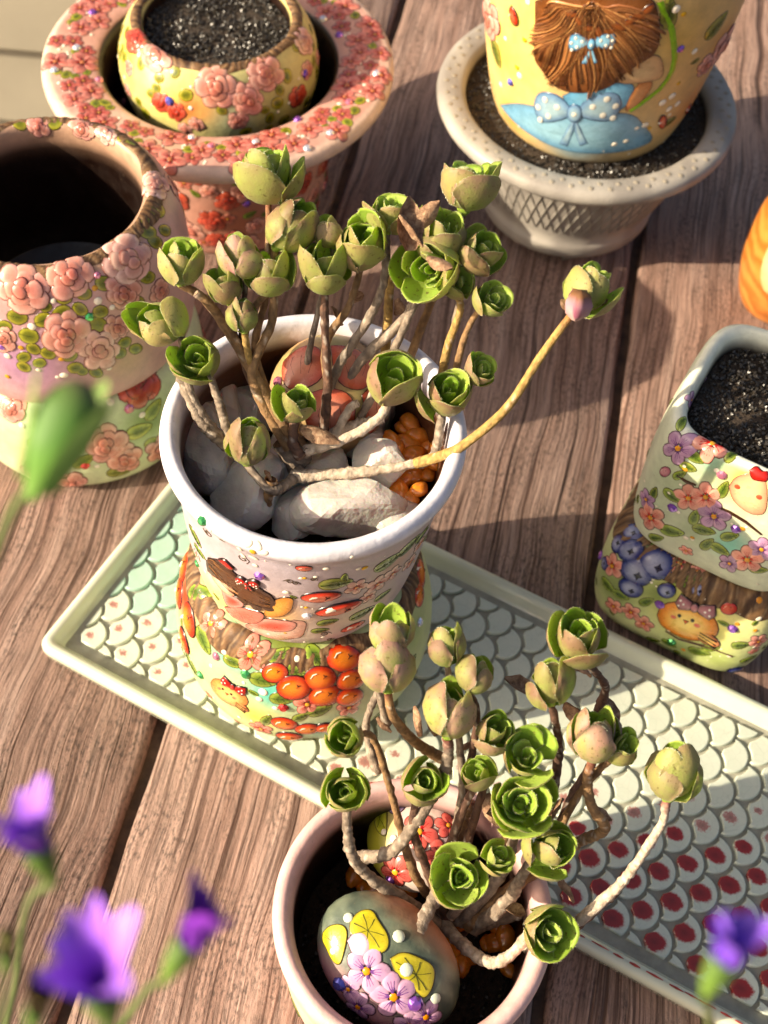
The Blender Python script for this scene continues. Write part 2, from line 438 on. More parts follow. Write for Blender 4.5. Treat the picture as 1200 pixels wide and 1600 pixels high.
# ---- relief ornaments: all drawn in flat (a,b) cm and wrapped on a pot's skin
LINE = hx('3a1a10')
def blob(mb, put, pts, h, c_in, c_out, lw=.035, h0=0., lc=LINE, cx=None):
    h *= .42; h0 *= .5; lw *= 1.3
    n = len(pts)
    if cx is None: cx = (sum(p[0] for p in pts)/n, sum(p[1] for p in pts)/n)
    big_ = max(math.hypot(p[0]-cx[0], p[1]-cx[1]) for p in pts)
    rings = ([(.2, .99, c_in), (.38, .95, mix(c_in, c_out, .15))] if big_ > .6 else [])+[(.55, .88, mix(c_in, c_out, .35))]+([(.72, .75, mix(c_in, c_out, .7))] if big_ > .6 else [])+[(.88, .5, c_out), (1., .12, mix(c_out, lc, .25))]
    c0 = mb.add(put(cx[0], cx[1], h0+h+.01), c_in); prev = None
    for k, hh, col in rings:
        cur = [mb.add(put(cx[0]+(p[0]-cx[0])*k, cx[1]+(p[1]-cx[1])*k, h0+h*hh+.01), col) for p in pts]
        for i in range(n):
            j = (i+1) % n
            if prev is None: mb.face(c0, cur[i], cur[j])
            else: mb.face(prev[i], cur[i], cur[j], prev[j])
        prev = cur
    if lw > 0:
        for k2, hh in ((0, .014), (1, -.03)):
            cur = []
            for i in range(n):
                dx, dy = pts[i][0]-cx[0], pts[i][1]-cx[1]; L = math.hypot(dx, dy) or 1
                cur.append(mb.add(put(pts[i][0]+dx/L*lw*(1+.1*k2), pts[i][1]+dy/L*lw*(1+.1*k2), h0*(1-k2)+hh), lc))
            for i in range(n):
                j = (i+1) % n; mb.face(prev[i], cur[i], cur[j], prev[j])
            prev = cur
def ell(cx, cy, rx, ry, rot=0, n=14, wob=0):
    c, s_ = math.cos(rot), math.sin(rot); out = []
    for i in range(n):
        a = 2*PI*i/n; k = 1+random.uniform(-wob, wob)
        x, y = rx*k*math.cos(a), ry*k*math.sin(a); out.append((cx+x*c-y*s_, cy+x*s_+y*c))
    return out
def line(mb, put, pts, w, col, h=.03, taper=True):
    h *= .5; w *= 1.15
    n = len(pts); prev = None
    for i, (x, y) in enumerate(pts):
        x0, y0 = pts[max(0, i-1)]; x1, y1 = pts[min(n-1, i+1)]; L = math.hypot(x1-x0, y1-y0) or 1
        nx, ny = -(y1-y0)/L, (x1-x0)/L; ww = w*(1 if not taper else .35+.65*math.sin(PI*(i+.5)/n))
        cur = [mb.add(put(x+nx*ww, y+ny*ww, h*.4), col), mb.add(put(x, y, h+.012), col), mb.add(put(x-nx*ww, y-ny*ww, h*.4), col)]
        if prev:
            mb.face(prev[0], prev[1], cur[1], cur[0]); mb.face(prev[1], prev[2], cur[2], cur[1])
        prev = cur
def o_rose(put, R, pal, rot=None):
    mb = MB(); rot = random.uniform(0, 2*PI) if rot is None else rot
    ci, co, lc = pal
    for n, rad, sx, sy, h0, h, kk in ((6, .63, .37, .42, .0, .14, 1.), (4, .37, .30, .36, .09, .13, .8), (3, .17, .19, .23, .19, .10, .45)):
        ph = random.uniform(0, 6)
        for i in range(n):
            a = rot+2*PI*(i+random.uniform(-.16, .16))/n+ph; rr_ = rad*R*random.uniform(.88, 1.1)
            b = jit(mix(ci, co, kk), .10)
            pts = ell(rr_*math.cos(a), rr_*math.sin(a), sx*R*random.uniform(.9, 1.1), sy*R*random.uniform(.85, 1.12), a+random.uniform(-.3, .3), 12, .06)
            blob(mb, put, pts, h*R*1.1, mix(b, ci, .6), b, .03*R+.009, (h0+.035*(i % 3))*R*1.2, lc, cx=(rr_*.75*math.cos(a), rr_*.75*math.sin(a)))
    blob(mb, put, ell(0, 0, .13*R, .11*R, rot), .06*R, mix(ci, LINE, .3), ci, .03*R, .26*R, lc)
    sp = [(.07*R*(1+k*.35)*math.cos(rot+k*1.1), .07*R*(1+k*.35)*math.sin(rot+k*1.1)) for k in range(7)]
    line(mb, put, sp, .022*R, lc, .34*R)
    return mb, 'rose'
def o_leaf(put, R, pal=('5f7a2c', 'a9b85a'), rot=0, wide=.5):
    mb = MB(); ci, co = hx(pal[0]), hx(pal[1]); c, s_ = math.cos(rot), math.sin(rot); pts = []
    for i in range(16):
        a = 2*PI*i/16; x = R*math.cos(a); y = R*wide*math.sin(a)*(1-.35*math.cos(a))
        pts.append((x*c-y*s_, x*s_+y*c))
    ci, co = jit(ci), jit(co)
    blob(mb, put, pts, .10*R+.02, ci, co, .03*R+.012)
    ax = lambda u, v: ((u*c-v*s_)*R, (u*s_+v*c)*R)
    dk = mix(ci, (.02, .03, .01), .6)
    line(mb, put, [ax(-.9, 0), ax(-.3, .02), ax(.3, -.02), ax(.85, 0)], .03*R, dk, .115*R+.03)
    for u in (-.45, 0., .4):
        for sgn in (1, -1): line(mb, put, [ax(u, 0), ax(u+.15, sgn*wide*.3), ax(u+.24, sgn*wide*.55)], .022*R, dk, .09*R+.03)
    return mb, 'leaf'
def o_round(put, R, pal=('6f7a22', 'b9b44c'), rot=0):
    mb = MB(); pts = ell(0, 0, R, R*.78, rot, 14, .04); blob(mb, put, pts, .14*R, jit(hx(pal[0])), jit(hx(pal[1])), .04*R+.012)
    c, s_ = math.cos(rot), math.sin(rot)
    line(mb, put, [(-R*c, -R*s_), (-R*.2*c, -R*.2*s_), (R*.4*c, R*.4*s_)], .04*R, hx('3f4518'), .15*R)
    return mb, 'leaf'
def o_flower(put, R, pal=('c8402f', 'f0b0a0', 'e8b030'), rot=None, n=5):
    mb = MB(); rot = random.uniform(0, 6) if rot is None else rot; ci, co, cc = (hx(x) for x in pal)
    for i in range(n):
        a = rot+2*PI*i/n; b = jit(co, .08)
        blob(mb, put, ell(.60*R*math.cos(a), .60*R*math.sin(a), .40*R, .36*R, a, 12, .05), .13*R, mix(ci, b, .75), b, .03*R+.012, 0, LINE, cx=(.5*R*math.cos(a), .5*R*math.sin(a)))
        for d in (-.22, 0, .22): line(mb, put, [(.12*R*math.cos(a), .12*R*math.sin(a)), (.35*R*math.cos(a+d), .35*R*math.sin(a+d)), (.62*R*math.cos(a+d), .62*R*math.sin(a+d))], .045*R, ci, .13*R)
    blob(mb, put, ell(0, 0, .17*R, .17*R), .12*R, cc, cc, .0, .08*R)
    return mb, 'flower'
BN = [0]
def o_berry(put, R, pal=('d04a10', 'f8a040'), rot=0, asp=.74):
    R *= .97; BN[0] += 1; up_ = .018*(BN[0] % 4)
    mb = MB(); blob(mb, put, ell(0, 0, R, R*asp, rot, 18), .34*R, jit(hx(pal[1]), .08), jit(hx(pal[0]), .08), .05*R+.014, up_*2, hx('300803'), cx=(-.18*R, .2*R*asp))
    w_ = hx('fff4e4')
    line(mb, put, [(-.62*R, .12*R*asp), (-.48*R, .42*R*asp), (-.22*R, .56*R*asp)], .08*R, w_, .36*R+up_*2)
    c, s_ = .28*R, .30*R*asp
    for a in (.3, 2.2, 4.1): line(mb, put, [(c, s_), (c+.16*R*math.cos(a), s_+.16*R*math.sin(a))], .04*R, hx('5a1a08'), .36*R+up_*2, False)
    return mb, 'berry'
def o_blueberry(put, R, rot=0, asp=.85):
    R *= .93; BN[0] += 1; up_ = .018*(BN[0] % 4)
    mb = MB(); blob(mb, put, ell(0, 0, R, R*asp, rot, 18), .36*R, hx('b4b8d0'), hx('3c4890'), .05*R+.014, up_*2, hx('12163a'), cx=(-.1*R, .12*R*asp))
    x = .22*R*math.cos(rot-.6); y = .22*R*math.sin(rot-.6)
    st = []
    for i in range(8):
        a = 2*PI*i/8+.4; k = .26*R if i % 2 else .13*R; st.append((x+k*math.cos(a), y+k*math.sin(a)))
    blob(mb, put, st, .02*R, hx('1c2040'), hx('39406c'), .01, .36*R+up_*2, hx('15183a'))
    return mb, 'blueberry'
def o_dot(put, R, col='fff6e6', **k):
    mb = MB(); c = hx(col); blob(mb, put, ell(0, 0, R, R, 0, 10), R*.75, c, c, 0); return mb, 'paint_dot'
def o_gem(put, R, col):
    mb = MB(); n = 8
    ring = lambda r, h, o=0: [mb.add(put(r*math.cos(2*PI*(i+o)/n), r*math.sin(2*PI*(i+o)/n), h)) for i in range(n)]
    A, B, C_ = ring(R, .01), ring(R*.98, .22*R), ring(R*.55, .62*R, .5); t_ = mb.add(put(0, 0, .63*R))
    for i in range(n):
        j = (i+1) % n; mb.face(A[i], A[j], B[j], B[i]); mb.face(B[i], B[j], C_[i]); mb.face(B[j], C_[j], C_[i]); mb.face(C_[i], C_[j], t_)
    return mb, 'gem'
PINKROSE = (hx('c4705e'), hx('efc2b6'), hx('7a3026')); REDROSE = (hx('a82a1c'), hx('dc7c66'), hx('5e160e'))
PALEROSE = (hx('cc8a7c'), hx('f2d2c8'), hx('8a4a3c'))
def deco(pot, root, kind, x, y, px, mat=None, **kw):
    """one ornament on the pot where photo pixel x,y meets it; px = its radius in photo pixels"""
    h = pot.hit(x, y)
    if h is None: return None
    if not isinstance(pot, Egg): pot.av.append((pot.P(h[0], h[1]), px*h[2]))
    return deco_at(pot, root, kind, h[0], h[1], px*h[2], mat, True, **kw)
def deco_at(pot, root, kind, th, t, R, mat=None, seen=False, **kw):
    put = pot.putter(th, t)
    if seen and kind not in ('gem', 'dot') and not isinstance(pot, Egg): put = facing(put)
    if kind == 'gem':
        mb, nm = o_gem(put, R, kw.get('col')); return mb.build(nm, GEMS[kw.get('col', 'purple')], root, smooth=False)
    mb, nm = {'rose': o_rose, 'leaf': o_leaf, 'round': o_round, 'flower': o_flower, 'berry': o_berry, 'blue': o_blueberry, 'dot': o_dot}[kind](put, R, **kw)
    return mb.build(nm, mat or GLOSS, root)
def bark(pot, root, t0, t1, nth=360, ntt=9, th0=0, th1=2*PI, seed=1, hh=.07, wave=.25):
    rs = np.random.RandomState(seed); ph = rs.uniform(0, 6, 12)
    mb = MB(); P, C = [], []
    full = abs(th1-th0-2*PI) < 1e-6
    for i in range(nth if full else nth+1):
        th = th0+(th1-th0)*i/nth
        w0 = wave*.5*(math.sin(5*th+ph[0])+math.sin(11*th+ph[1])); w1 = wave*.5*(math.sin(6*th+ph[2])+math.sin(13*th+ph[3]))
        rp, rc = [], []
        for j in range(ntt):
            v = j/(ntt-1); t = t0+w0+(t1+w1-t0-w0)*v
            sk = th*64+5*math.sin(3*th+ph[4])+v*6.5*math.sin(4*th+ph[5])+1.5*math.sin(17*th+v*3)
            k = .5+.5*math.sin(sk); k2 = .5+.5*math.sin(sk*1.7+ph[6]+v*2)
            put = pot.P(th, t); _, n = pot.frame(th, t)
            e = 0 if j in (0, ntt-1) else 1
            rp.append(put+n*(.008+e*hh*(.25+.75*k)))
            g = rs.uniform(0, 1); c = mix(hx('3a2213'), hx('86623f'), max(0, min(1, k**1.2*.7+g*.35-.05))); c = mix(c, hx('c8a67c'), max(0, k2-.84)*2.6)
            rc.append(c)
        P.append(rp); C.append(rc)
    mb.grid(P, C, full); return mb.build('bark_band', BARKM, root)

def patches(pot, base, plist, inner=None, lip=None, lipw=.5, amp=.1):
    """watercolour washes, on some pots with sunlight put into the colour: list of (x,y,radius px,colour) in photo pixels"""
    pl = []
    for x, y, r, c in plist:
        h = pot.hit(x, y)
        if h: pl.append((pot.P(h[0], h[1]), r*h[2], hx(c)))
    b = hx(base); inn = hx(inner) if inner else b; lp = hx(lip) if lip else None
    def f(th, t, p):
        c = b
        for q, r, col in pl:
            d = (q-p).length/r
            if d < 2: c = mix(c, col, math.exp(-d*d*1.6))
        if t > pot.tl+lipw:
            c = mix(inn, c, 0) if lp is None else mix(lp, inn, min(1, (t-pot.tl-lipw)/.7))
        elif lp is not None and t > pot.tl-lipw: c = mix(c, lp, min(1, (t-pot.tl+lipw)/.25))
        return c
    return f
def scatter(pot, root, n, t0, t1, kinds, minr=.5, th0=0, th1=2*PI, avoid=None, seed=3, tries=3000, mat=None, pack=.86):
    """fill a band with ornaments; kinds = list of (weight, kind, Rmin, Rmax, kwargs)"""
    rs = random.Random(seed); placed = list(avoid or [])+list(pot.av); k = 0
    for _ in range(tries):
        if k >= n: break
        th, t = rs.uniform(th0, th1), rs.uniform(t0, t1); p = pot.P(th, t)
        u = rs.uniform(0, sum(q[0] for q in kinds)); 
        for q in kinds:
            u -= q[0]
            if u <= 0: break
        R = rs.uniform(q[2], q[3])
        if any((p-a).length < (R+b)*pack for a, b in placed): continue
        placed.append((p, R)); kw = dict(q[4])
        if kw.pop('spin', 0): kw['rot'] = rs.uniform(0, 6.28)
        deco_at(pot, root, q[1], th, t, R, mat, **kw); k += 1
    return placed
def soil(name, c, r, z, label, n=1500, shape=None, ann=0, size=(.05, .11)):
    """bed of black granules: nobody could count them, one object"""
    mb = MB(); rs = random.Random(5)
    ring = [mb.add((c[0]+r*(shape(2*PI*i/40) if shape else 1)*math.cos(2*PI*i/40), c[1]+r*(shape(2*PI*i/40) if shape else 1)*math.sin(2*PI*i/40), z), (0, 0, 0)) for i in range(40)]
    m0 = mb.add((c[0], c[1], z+.05)); 
    for i in range(40): mb.face(m0, ring[i], ring[(i+1) % 40], m=1)
    oc = [(1, 0, 0), (-1, 0, 0), (0, 1, 0), (0, -1, 0), (0, 0, 1), (0, 0, -1)]
    of = [(0, 2, 4), (2, 1, 4), (1, 3, 4), (3, 0, 4), (2, 0, 5), (1, 2, 5), (3, 1, 5), (0, 3, 5)]
    for _ in range(n):
        a = rs.uniform(0, 2*PI); q = math.sqrt(rs.uniform(ann*ann, 1))*.985; k = r*q*(shape(a) if shape else 1)
        s_ = rs.uniform(*size); e = Euler((rs.uniform(0, 6), rs.uniform(0, 6), rs.uniform(0, 6))).to_matrix()
        p = Vector((c[0]+k*math.cos(a), c[1]+k*math.sin(a), z+rs.uniform(0, .18)+.1*math.sin(a*3+k)))
        b = len(mb.v)
        for v in oc: mb.add(p+e@Vector(v)*s_*rs.uniform(.7, 1.25))
        for f in of: mb.face(*(b+i for i in f))
    o = mb.build(name, [GRAN, SOILM], None, (c[0], c[1], z), smooth=False)
    return tag(o, label, 'soil', kind='stuff')
# ================================================================== SETTING
GA = R_(7.5)                                # planks run 7.5 degrees off the view direction
def plank_pt(u, v): return (u*math.cos(GA)+v*math.sin(GA), -u*math.sin(GA)+v*math.cos(GA))
table = thing('wooden_table', (0, 0, 0), 'weathered brown plank table with dark gaps under all the pots', 'table')
for i, u0_ in enumerate((-30.95, -12.3, 6.36, 25.02)):
    u1 = u0_+18.66; g = .27; rs = random.Random(i)
    mb = MB()
    prof = [(u0_+g, -2.2), (u0_+g, -.30), (u0_+g+.10, -.10), (u0_+g+.28, 0), (u1-g-.28, 0), (u1-g-.10, -.10), (u1-g, -.30), (u1-g, -2.2)]
    vs = np.linspace(-22, 92, 90); ph = rs.uniform(0, 6)
    edge = lambda u, v: .02*math.sin(v*.33+ph)+.02*math.sin(v*1.3+ph*2)+.02*math.sin(v*4.1+ph)
    P = [[(*plank_pt(u+edge(u, v+(0 if k < 4 else 17)), v), z) for k, (u, z) in enumerate(prof)] for v in vs]
    mb.grid(P, [[(1, 1, 1)]*8 for _ in vs], flip=True)
    q = plank_pt(u0_+9.33, 0)
    o = mb.build('plank', WOOD, table, (q[0], q[1], 0)); o.location = Vector((q[0], q[1], 0))*S
    me = o.data; me.transform(Matrix.Rotation(GA, 4, 'Z')); o.rotation_euler = (0, 0, -GA)   # object Y runs along the plank
mb = MB()                                   # dark sheet of boards below the gaps
cs = [plank_pt(-30.5, -21), plank_pt(43, -21), plank_pt(43, 91), plank_pt(-30.5, 91)]
for z in (-.62, -4): 
    for c in cs: mb.add((*c, z))
mb.face(0, 1, 2, 3); mb.face(7, 6, 5, 4)
for i in range(4): mb.face(i, i+4, (i+1) % 4+4, (i+1) % 4)
mb.build('underside_board', simple('dark_board', (.075, .042, .026), .8, .5, 120, .6), table, smooth=False)
mb = MB()
for x, y in ((-400, -400), (400, -400), (400, 400), (-400, 400)): mb.add((x, y, -72))
mb.face(0, 1, 2, 3); tag(mb.build('floor', simple('floor_paint', (.30, .26, .20), .7, .12, 3)), kind='structure')
wall = thing('board_wall', (-30, 100, -72), 'pale painted wall of wide horizontal boards behind the far left corner of the table', 'wall')
for k in range(9):
    mb = MB(); z0 = -70+k*8.2; P = []
    pr = [(100, z0), (98.4, z0), (98.2, z0+.3), (99.2, z0+7.9), (100, z0+8.0)]
    for x in (-120, 10): P.append([(x, y, z) for y, z in pr])
    mb.grid(P, [[(1, 1, 1)]*5]*2); mb.build('board', SIDING, wall, smooth=False)
for x in (-108, -30, 2):
    mb = MB(); 
    for z in (-72, 4):
        for a, b in ((-1.5, 100.1), (1.5, 100.1), (1.5, 102.5), (-1.5, 102.5)): mb.add((x+a, b, z))
    mb.face(3, 2, 1, 0); mb.face(4, 5, 6, 7)
    for i in range(4): mb.face(i, (i+1) % 4, (i+1) % 4+4, i+4)
    mb.build('batten', SIDING, wall, smooth=False)

# ================================================================== SCALE TRAY
TA = R_(-24.6); tdx = Vector((math.cos(TA), math.sin(TA), 0)); tdy = Vector((-math.sin(TA), math.cos(TA), 0))
T0 = Vector((-15.45, 26.15, 0)); TL, TW = 44.0, 14.3
def TP(u, v, z): return T0+tdx*u+tdy*v+Vector((0, 0, z))
tray = thing('ceramic_tray', T0+Vector((0, 0, 0)), 'long pale celadon tray lined with fish scale tiles, under the stacked white pot', 'tray')
def rr(inset, r, n=5):
    """rounded rectangle, ring of points inset from the tray's outline"""
    pts = []; r = max(.05, r)
    for cx_, cy_, a0 in ((TL-inset-r, inset+r, -90), (TL-inset-r, TW-inset-r, 0), (inset+r, TW-inset-r, 90), (inset+r, inset+r, 180)):
        for k in range(n): a = R_(a0+90*k/(n-1)); pts.append((cx_+r*math.cos(a), cy_+r*math.sin(a)))
    return pts
mb = MB(); rings = [(.35, .3, 0.02), (.12, .5, .12), (0, .6, .8), (0.02, .6, 1.05), (.14, .5, 1.24), (.34, .4, 1.28), (.52, .3, 1.2), (.62, .25, 1.0), (.74, .2, .62), (.86, .15, .5)]
P = []
for ins, r, z in rings: P.append([TP(u, v, z) for u, v in rr(ins, r)])
cgl = (1, 1, 1)
nP = len(P[0]); base_i = []
for ring in P: base_i.append([mb.add(p, cgl) for p in ring])
for a, b in zip(base_i, base_i[1:]):
    for i in range(nP): j = (i+1) % nP; mb.face(a[i], a[j], b[j], b[i])
mb.face(*base_i[0][::-1])
mb.build('tray_wall', CELADON, tray)
mb = MB(); ring = [mb.add(TP(u, v, .502)) for u, v in rr(.8, .15)]; mb.face(*ring); mb.build('tray_bed', GROUT, tray, smooth=False)
# red glaze line along the front wall's top: short worn dashes
REDGL = simple('red_glaze_line', (.42, .06, .04), .3, .5, 200)
mb = MB(); u = 21.
rs = random.Random(2)
while u < TL-1:
    L = rs.uniform(.15, .8); w_ = rs.uniform(.03, .075); v = .36+rs.uniform(-.02, .02)
    q = [mb.add(TP(a, b, 1.284+.004)) for a, b in ((u, v-w_*.5), (u+L*.5, v-w_), (u+L, v-w_*.3), (u+L, v+w_*.3), (u+L*.5, v+w_), (u, v+w_*.5))]; mb.face(*q); u += L+rs.uniform(-.1, .3)
mb.build('red_glaze_line', REDGL, tray, smooth=False)

TR = .95; FU0, FU1, FV0, FV1 = 1.15, TL-1.3, 1.4, TW-1.3
TM = {}
def tile_shape(n=7, gap=.085):
    r = TR-gap; pts = []
    for k in range(2*n+1): a = -PI/2+PI*k/(2*n); pts.append((r*math.cos(a), r*math.sin(a)))   # round end towards +u
    for k in range(1, n): a = PI*1.5-PI/2*k/n; pts.append((-TR+ (TR+gap)*math.cos(-k*PI/2/n+0)*0+ (TR+gap)*math.cos(-PI/2+0)*0 + 0, 0)) if False else None
    c1, c2, q = (-TR, TR), (-TR, -TR), TR+gap
    for k in range(1, n+1):
        a = R_(0)-R_(90)*k/n; x, y = c1[0]+q*math.cos(a), c1[1]+q*math.sin(a)
        if y > .02: pts.append((x, y))
    for k in range(0, n):
        a = R_(90)-R_(90)*k/n; x, y = c2[0]+q*math.cos(a), c2[1]+q*math.sin(a)
        if y < -.02: pts.append((x, y))
    return pts
TS = tile_shape()
def clip(poly, ax, lim, sgn):
    out = []
    for i in range(len(poly)):
        a, b = poly[i], poly[(i+1) % len(poly)]; da, db = sgn*(a[ax]-lim), sgn*(b[ax]-lim)
        if da >= 0: out.append(a)
        if (da >= 0) != (db >= 0):
            k = da/(da-db); out.append((a[0]+(b[0]-a[0])*k, a[1]+(b[1]-a[1])*k))
    return out
TCACHE = {}
TSPOT = [0, .18, .29, .37, .43, .47]
for s_ in TSPOT:
    for jd in (.12, .85): TM[(s_, jd)] = tile_mat('scale_tile_glaze', s_, jd)
def tile_mesh(poly, mat):
    mb = MB(); n = len(poly); cx = sum(p[0] for p in poly)/n; cy = sum(p[1] for p in poly)/n; prev = None
    for sc_, z in ((1., -.28), (1., -.07), (.965, -.02), (.91, .0)):
        cur = [mb.add((cx+(p[0]-cx)*sc_, cy+(p[1]-cy)*sc_, z)) for p in poly]
        if prev:
            for i in range(n): mb.face(prev[i], prev[(i+1) % n], cur[(i+1) % n], cur[i])
        prev = cur
    mb.face(*prev)
    me = mb.mesh('tile', mat); me.polygons[len(me.polygons)-1].use_smooth = False
    return me
k = 0; rs = random.Random(11)
for iu in range(-1, int(TL/TR)+2):
    for iv in range(-1, 9):
        u = FU0+.35+iu*TR; v = FV0+.45+iv*2*TR+(TR if iu % 2 else 0)
        poly = [(x+u, y+v) for x, y in TS]; cutp = poly
        for ax, lim, sg in ((0, FU0, 1), (0, FU1, -1), (1, FV0, 1), (1, FV1, -1)):
            cutp = clip(cutp, ax, lim, sg)
            if len(cutp) < 3: break
        if len(cutp) < 3: continue
        ar = abs(sum(a[0]*b[1]-b[0]*a[1] for a, b in zip(cutp, cutp[1:]+cutp[:1]))/2)
        if ar < .12: continue
        # strength of the red drop: grows to the front edge and along the tray
        vb = 3.6+.38*(u-16); d_ = vb-v+rs.uniform(-.25, .25)
        lev = min(5, int(1+d_*1.15)) if (u > 13.5 and d_ > 0) else (1 if u < 6.5 and v < 4.1 else 0)
        jd = .85 if (u < 13 and v > 4.5) else .12
        mat = TM[(TSPOT[lev], jd)]
        whole = len(cutp) == len(poly) and cutp == poly
        if whole:
            key = (lev, jd)
            if key not in TCACHE: TCACHE[key] = tile_mesh(TS, mat)
            me = TCACHE[key]
        else: me = tile_mesh([(x-u, y-v) for x, y in cutp], mat)
        o = bpy.data.objects.new('tile', me); COL.objects.link(o); o.parent = tray
        o.location = (tdx*u+tdy*v+Vector((0, 0, .70+rs.uniform(-.02, .02))))*S
        o.rotation_euler = (rs.uniform(-.02, .02), rs.uniform(-.02, .02), TA)
# ================================================================== WHITE POT STACK (middle)
WC = (-2.71, 27.2)
LC = (-3.1, 27.3)
lower = thing('round_pot', (*LC, .72), 'squat round pot painted with red berries and a chick, under the white rimmed pot', 'flower pot', 'painted clay pots')
lp = Pot((*LC, .74), [(3.6, 0), (4.35, .1), (4.9, .9), (5.5, 2.4), (5.62, 4.2), (5.42, 6.0), (4.95, 7.4), (4.6, 8.05), (4.2, 8.25), (3.8, 8.2), (3.6, 7.8), (3.6, 5)])
pf = patches(lp, 'ccd4a8', [(300, 1050, 70, 'f3e85c'), (345, 1110, 60, 'f0e060'), (240*1+200, 1010, 90, '8f9a4c'), (360, 1015, 50, '58c8b8'), (425, 1085, 50, '68ccc0'), (400, 1120, 40, 'f0dc70'), (290, 930, 60, 'd8481c'), (520, 1140, 60, 'b0d8c8'), (640, 1000, 60, 'a8b878'), (600, 1080, 70, 'c8cca0')], inner='4a3020')  # yellow washes at the left mix paint with sunlight put into the colour
lp.body('pot_body', PAINT, lower, pf)
bark(lp, lower, lp.tl-1.5, lp.tl-.15, seed=3, hh=.045)
for i, (x, y, r, kw) in enumerate([(538, 1030, 27, {}), (500, 1060, 25, {'rot': .1}), (459, 1074, 26, {}), (507, 1087, 27, {'rot': .1}), (549, 1062, 24, {'rot': .3}), (430, 1051, 20, {}), (546, 1088, 22, {}), (444, 1131, 21, {'rot': -.2}), (481, 1139, 20, {}), (452, 1150, 21, {}), (508, 1136, 16, {}), (288, 885, 26, {'rot': 1.5, 'asp': .6}), (281, 925, 26, {'rot': 1.5, 'asp': .5}), (296, 968, 28, {'rot': 1.7, 'asp': .5}), (289, 1000, 22, {'rot': 1.8, 'asp': .5}), (658, 895, 24, {'rot': 1.4, 'asp': .6}), (655, 930, 18, {'rot': 1.4})]):
    deco(lp, lower, 'berry', x, y, r, **kw)
for x, y, r in [(330, 974, 24), (392, 1022, 30), (480, 1100, 22), (408, 1138, 20), (545, 1105, 20), (575, 1040, 20), (560, 1140, 18)]:
    deco(lp, lower, 'flower', x, y, r, pal=('b03828', 'eba898', 'f0c050'))
for x, y, r, a in [(309, 926, 26, -.1), (318, 1000, 24, -1.2), (365, 1034, 18, -.4), (436, 1024, 20, .5), (494, 1028, 24, -.9), (461, 1049, 19, -.2), (411, 1063, 22, -.2), (318, 1093, 16, -.9), (441, 1092, 20, 0), (500, 1110, 20, .4), (470, 1120, 15, .6), (416, 1125, 15, 1), (430, 1156, 17, 0), (480, 1155, 17, .1), (385, 1142, 16, -.3), (300, 1040, 20, -1), (620, 985, 22, .9), (640, 1040, 20, 1), (600, 1110, 20, .7), (375, 1148, 14, -.4), (330, 1125, 15, -.7), (290, 1015, 16, -1.2)]:
    deco(lp, lower, 'leaf', x, y, r, rot=a)
for x, y, r, c in [(384, 1053, 9, 'green'), (314, 1054, 8, 'green'), (443, 1105, 9, 'red'), (270, 1010, 8, 'blue'), (655, 972, 8, 'clear'), (338, 1025, 8, 'pink')]: deco(lp, lower, 'gem', x, y, r, col=c)
for x, y, r in [(350, 1018, 6), (411, 1081, 8), (405, 1092, 6), (343, 1120, 4), (305, 1078, 4), (430, 1106, 5), (374, 1120, 4), (464, 1029, 6), (630, 960, 6), (410, 1048, 4), (330, 1040, 4)]: deco(lp, lower, 'dot', x, y, r)
def chick(pot, root, x, y, px, body=('e8a060', 'f4d090'), bow='c42a20', tilt=0.):
    """plump painted chick with a bow and a small wing"""
    h = pot.hit(x, y)
    if h is None: return
    R = px*h[2]; p0 = pot.putter(h[0], h[1]); c, s_ = math.cos(tilt), math.sin(tilt)
    p0 = facing(p0); put = lambda a, b, hh=0: p0(a*c-b*s_, a*s_+b*c, hh)
    ci, co = hx(body[1]), hx(body[0])
    mb = MB(); blob(mb, put, ell(.0, -.1*R, R, .74*R, .15, 22, .02), .18*R, ci, co, .04*R)
    for k in range(14):
        a = 2*PI*k/14; line(mb, put, [(.7*R*math.cos(a), -.1*R+.5*R*math.sin(a)), (.86*R*math.cos(a+.1), -.1*R+.62*R*math.sin(a+.1))], .02*R, mix(co, LINE, .4), .1*R)
    for ex in (-.28, .18): blob(mb, put, ell(ex*R, .12*R, .065*R, .075*R), .03*R, (.02, .01, .01), (.02, .01, .01), 0, .16*R)
    blob(mb, put, [(-.1*R, .02*R), (.06*R, .02*R), (-.02*R, -.11*R)], .06*R, hx('e88020'), hx('d06818'), .02*R, .17*R)
    for ex in (-.46, .36): blob(mb, put, ell(ex*R, -.02*R, .11*R, .08*R), .01*R, hx('e87860'), hx('eca080'), 0, .15*R)
    mb.build('painted_chick', GLOSS, root)
    mb = MB(); blob(mb, put, ell(.72*R, -.45*R, .42*R, .24*R, -.4, 14, .04), .12*R, ci, hx('e09a68'), .03*R, .05*R)
    for d in (-.1, .03, .15): line(mb, put, [(.5*R, (-.4+d)*R), (.8*R, (-.5+d)*R), (1.05*R, (-.62+d*1.3)*R)], .02*R, LINE, .2*R)
    mb.build('painted_wing', GLOSS, root)
    mb = MB(); b = hx(bow)
    for sg in (-1, 1): blob(mb, put, [(.15*R, .58*R), ((.15+sg*.2)*R, .74*R), ((.15+sg*.58)*R, .86*R), ((.15+sg*.66)*R, .55*R), ((.15+sg*.5)*R, .36*R), ((.15+sg*.2)*R, .46*R)], .12*R, b, mix(b, LINE, .25), .03*R, .14*R)
    for q in ((-.25, .62), (-.38, .72), (.5, .6), (.62, .72), (.66, .52), (-.4, .52)): blob(mb, put, ell(q[0]*R, q[1]*R, .045*R, .045*R, 0, 6), .02*R, (.9, .85, .8), (.9, .85, .8), 0, .24*R)
    blob(mb, put, ell(.13*R, .6*R, .11*R, .12*R), .1*R, mix(b, (1, .5, .4), .2), b, .03*R, .2*R)
    mb.build('painted_bow', GLOSS, root)
